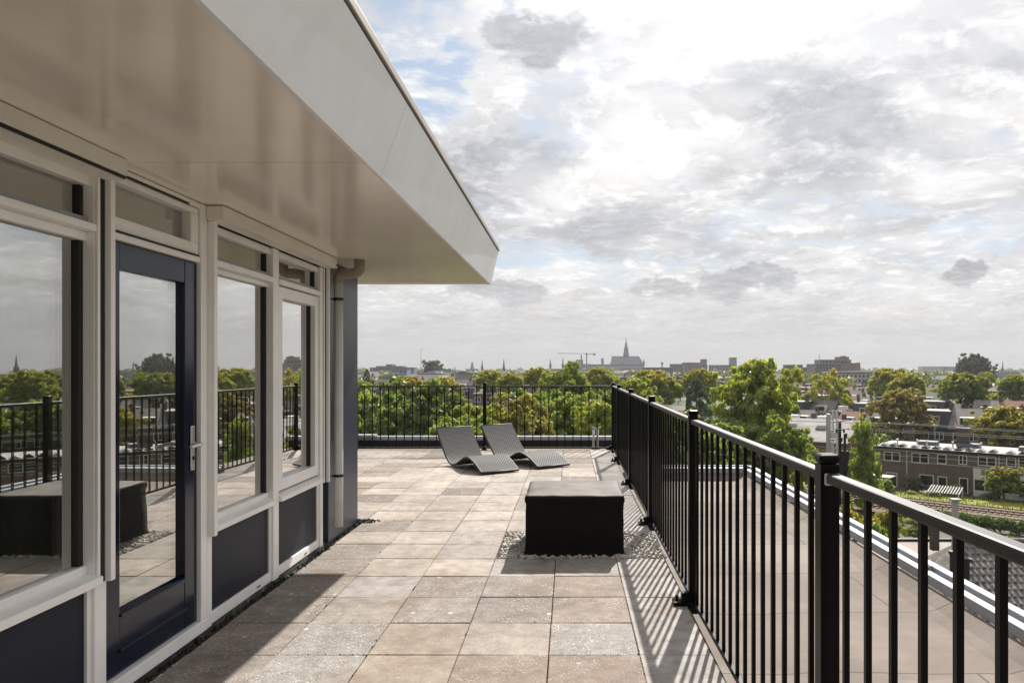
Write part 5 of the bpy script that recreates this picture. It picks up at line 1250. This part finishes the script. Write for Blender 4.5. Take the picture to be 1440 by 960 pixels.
# the great church
d = 1590; cx = (881-VX)*d/F
S_ = d/F
t = thing('church', 'great gothic church with steep lead roof and tall crossing spire', 'church', (cx, d, GZ))
xl = (859.5-VX)*S_; xr = (905-VX)*S_; ze = EYE+(VY-511.5)*S_; zr = EYE+(VY-500.5)*S_; zl = EYE+(VY-518)*S_
MB().box(xl, xr, d, d+22, GZ, ze).build('wall', STONE, t)
MB().add([(xl, d-.5, ze), (xr, d-.5, ze), (xr-9, d+11, zr), (xl+2, d+11, zr), (xl, d+22.5, ze), (xr, d+22.5, ze)], [(0, 1, 2, 3), (4, 3, 2, 5), (0, 3, 4), (1, 5, 2)]).build('roof', LEAD, t)
MB().box(xl-1, xr+3, d-9, d-.01, GZ, zl).build('aisle_wall', STONE, t)
MB().add([(xl-1.5, d-9.5, zl), (xr+3, d-9.5, zl), (xr+3, d-.02, zl+5), (xl-1.5, d-.02, zl+5)], [(0, 1, 2, 3)]).build('aisle_roof', LEAD, t)
m_ = MB()
for k in range(12): xx = xl+(xr-xl)*(k+.5)/12; m_.box(xx-1.4, xx+1.4, d-.08, d+.1, zl+6, ze-2.5)
m_.build('window', FARGLASS, t)
m_ = MB()
for k in range(13): xx = xl+(xr-xl)*k/12; m_.box(xx-.5, xx+.5, d-10.5, d-.01, zl, zl+3); m_.cone((xx, d-9.8), .8, .05, zl+3, zl+8, 4)
m_.build('buttress', STONE, t)
tw = MB(); zc = zr-2
tw.cone((cx, d+11), 6.2, 6.0, zc, zc+10, 8); tw.cone((cx, d+11), 4.6, 4.3, zc+10, zc+20, 8); tw.cone((cx, d+11), 5.0, 3.0, zc+20, zc+22, 8)
twr = tw.build('crossing_tower', STONE, t)
sp_ = MB(); sp_.cone((cx, d+11), 3.2, 2.6, zc+22, zc+29, 8); sp_.cone((cx, d+11), 3.2, 1.2, zc+29, zc+33, 8); sp_.cone((cx, d+11), 1.2, .15, zc+33, zc+43, 8); sp_.build('spire', LEAD, twr)
m_ = MB()
for z0, z1, rr in ((zc+1.5, zc+8, 6.25), (zc+12, zc+18, 4.65)):
    for k in range(8):
        a = math.pi/8+k*math.pi/4; c0 = math.cos(a)*rr*.93; s0 = math.sin(a)*rr*.93; m_.cbox((cx+c0, d+11+s0, (z0+z1)/2), (1.3, 1.3, z1-z0))
m_.build('belfry_opening', DARK, twr)
for X, yt in ((905.5, 504.5), (858.5, 509)):
    x = (X-VX)*S_; m_ = MB(); zt_ = EYE+(VY-yt)*S_; m_.cone((x, d+3), 2.2, 2.0, GZ, zt_-8, 8); m_.cone((x, d+3), 2.4, .1, zt_-8, zt_, 8); m_.build('stair_turret', STONE, t)
# steeples
def steeple(X, Y, d, w_, label, frac=.55, m=LEAD, low=None):
    p = P(X, Y, d); h = p.z-GZ; t = thing('church_steeple', label, 'steeple', (p.x, d, GZ))
    w_ = w_*d/F; zs = GZ+h*frac
    MB().box(p.x-w_/2, p.x+w_/2, d-w_/2, d+w_/2, GZ, zs).build('tower', BRICKD, t)
    MB().cone((p.x, d), w_*.78, w_*.38, zs, zs+(p.z-zs)*.18, 8, .39).cone((p.x, d), w_*.38, .12, zs+(p.z-zs)*.18, p.z, 8, .39).build('spire', m, t)
    MB().box(p.x-w_*.2, p.x+w_*.2, d-w_/2-.1, d-w_/2+.2, zs-5, zs-1.5).build('belfry_opening', DARK, t)
    MB().box(p.x-w_*1.2, p.x+w_*1.2, d+w_/2, d+w_*4, GZ, GZ+h*.33).build('nave', BRICKD, t)
steeple(678, 505, 1200, 3.0, 'slender pale spire left of the dark one on the left skyline', .6)
steeple(708.5, 504, 1000, 4.2, 'dark pointed spire right of the middle fence post', .5, SLATE)
steeple(774, 503.5, 1500, 3.2, 'small pale spire left of its twin under the crane tip', .62, STONE)
steeple(791.5, 501, 1450, 3.2, 'small dark spire under the crane jib', .55, SLATE)
steeple(1575, 498, 900, 5.0, 'dark steeple mirrored in the left window glass', .5, SLATE)
steeple(1410, 507, 900, 2.8, 'thin dark steeple at the right end of the skyline', .55, SLATE)
steeple(1063, 500.5, 1500, 2.6, 'tiny spire tip just above the largest tree', .6, SLATE)
p = P(663.5, 509, 1250); t = thing('domed_tower', 'squat building with domed lantern tower on the left skyline', 'tower', (p.x, 1250, GZ))
m_ = MB(); x0, x1, zt_ = blk(m_, 655, 672, 518.5, 1250); m_.build('wall', CONCG, t)
m_ = MB(); m_.cone((p.x, 1255), 3.0, 2.8, zt_, zt_+5, 8); m_.cone((p.x, 1255), 1.8, 1.6, zt_+5, zt_+8, 8); m_.build('lantern', CONCG, t); MB().cone((p.x, 1255), 2.4, .1, zt_+8, p.z+1, 8).build('dome', LEAD, t)
p = P(931, 509.5, 1200); t = thing('roof_turret', 'small turret on the roofs just right of the church', 'turret', (p.x, 1200, GZ))
MB().box(p.x-1, p.x+1, 1199, 1201, GZ, p.z-3).build('shaft', CONCG, t); MB().box(p.x-1.8, p.x+1.8, 1198, 1202, p.z-3, p.z-.5).build('lantern', CONCG, t); MB().cone((p.x, 1200), 1.4, .05, p.z-.5, p.z+1.5, 6).build('cap', LEAD, t)
# radio mast and cranes
p = P(592, 489.5, 1300); t = thing('radio_mast', 'thin lattice radio mast on the left skyline', 'mast', (p.x, 1300, GZ))
MB().tube([(p.x, 1300, GZ), (p.x, 1300, p.z)], [.8, .35], 5).build('shaft', GALV, t); MB().bar((p.x-.2, 1300, p.z-1), (p.x+4, 1300, p.z-1), .5).build('antenna_arm', GALV, t)
d = 1150; t = thing('tower_crane', 'tower crane with long thin jib left of the great church', 'crane', P(825, VY, d)); t.location.z = GZ
p = P(825, 498, d)
MB().box(p.x-.8, p.x+.8, d-.8, d+.8, GZ, p.z).build('mast', CRANE, t)
a, b = P(783, 496.8, d), P(837, 497.6, d)
jb = MB()
for dz_ in (0, 1.5): jb.bar((a.x, d, a.z+dz_*.3), (p.x, d, p.z+dz_), .35)
for i in range(22): f = i/22; x = a.x+(p.x-a.x)*f; z = a.z+(p.z-a.z)*f; jb.bar((x, d, z), (x+1.1, d, z+1.2*f+.3), .22)
jb.build('jib', CRANE, t); MB().bar((p.x, d, p.z+.6), (b.x, d, b.z+.3), 1.2, .9).build('counter_jib', CRANE, t)
MB().box(b.x-3, b.x, d-.8, d+.8, b.z-2.4, b.z+1.2).build('counterweight', CONCG, t); MB().box(p.x-1.3, p.x+1.3, d-1.2, d+1.2, p.z-.8, p.z+2).build('cab', CRANE, t)
p = P(817.5, 498.5, 1160); t = thing('hoist_mast', 'short mast beside the tower crane', 'mast', (p.x, 1160, GZ)); MB().tube([(p.x, 1160, GZ), (p.x, 1160, p.z)], .7, 5).build('shaft', CRANE, t); MB().box(p.x-1, p.x+1, 1159, 1161, p.z-7, p.z-1).build('head', CRANE, t)
# distant mass of greenery and the rooftops inside it
fl_ = []
r2 = random.Random(12)
for i in range(420):
    d = r2.uniform(330, 1900); X = r2.uniform(380, 1640); h = r2.uniform(9, 15)
    fl_.append(((X-VX)*d/F, d, GZ+h*.62, h*.42*(1+d/2500)))
me = foliage('far_trees', fl_, 60000, 1.5, 99, .5); fo = bpy.data.objects.new('distant_woods', me); COL.objects.link(fo); fo.color = (.07, .09, .034, 0)
tag(fo, 'far-off mass of dark tree crowns filling the town to the horizon', 'woods', kind='stuff')
DH = [BRICKD, CONCG, FLATR, SLATE, REDTILE, WPAINT, BRICK, LEAD]
for i in range(150):
    d = r2.uniform(480, 1700); X = r2.uniform(470, 1500); w_ = r2.uniform(9, 26); h = r2.uniform(8, 14.5); x = (X-VX)*d/F
    ms = DH[r2.randrange(len(DH))]
    t = thing('distant_house', 'small hazy house among the distant trees of the town', 'house', (x, d, GZ), 'distant houses across the town')
    MB().box(x-w_/2, x+w_/2, d-5, d+5, GZ, GZ+h*.7).build('wall', ms, t)
    MB().prism([(d-5.4, GZ+h*.7), (d, GZ+h*(1.0 if i % 3 else .78)), (d+5.4, GZ+h*.7)], 'x', x-w_/2-.3, x+w_/2+.3).build('roof', [SLATE, REDTILE, FLATR, RTILE][i % 4], t)
# low hedges / ground greenery between the near houses
lw = []
for i in range(420):
    d = r2.uniform(24, 300); X = r2.uniform(430, 1560)
    x = (X-VX)*d/F
    q = Vector((x, d, 0)); nd_ = q.dot(Nn)-Q0.dot(Nn)
    if -24 < nd_ < 22: continue
    if 9 < x < 64 and 20 < d < 52: continue
    if -20 < x < 6 and d < 26: continue
    lw.append((x, d, GZ+r2.uniform(.3, 2.6), r2.uniform(1.2, 3.0)))
me = foliage('garden_greenery', lw, 60000, .30, 101, .5); fo = bpy.data.objects.new('undergrowth', me); COL.objects.link(fo); fo.color = (.09, .13, .03, 0)
tag(fo, 'garden shrubbery and undergrowth between the houses below', 'undergrowth', kind='stuff')
# ================================================================== HAZE
hzv = MB().box(-1500, 1900, -150, 2300, GZ-1, 75).build('haze', None) if False else None
m = bpy.data.materials.new('thin_haze'); m.use_nodes = True
T = NT(m.node_tree); T.n.clear()
pv = T.new('ShaderNodeVolumePrincipled'); pv.inputs['Color'].default_value = (.93, .95, 1.0, 1); pv.inputs['Density'].default_value = .0001; pv.inputs['Anisotropy'].default_value = .3
o = T.new('ShaderNodeOutputMaterial'); T.l.new(pv.outputs[0], o.inputs['Volume'])
hb = MB().box(-1700, 2200, -160, 2400, GZ-1, 78).build('haze', m); tag(hb, kind='stuff')
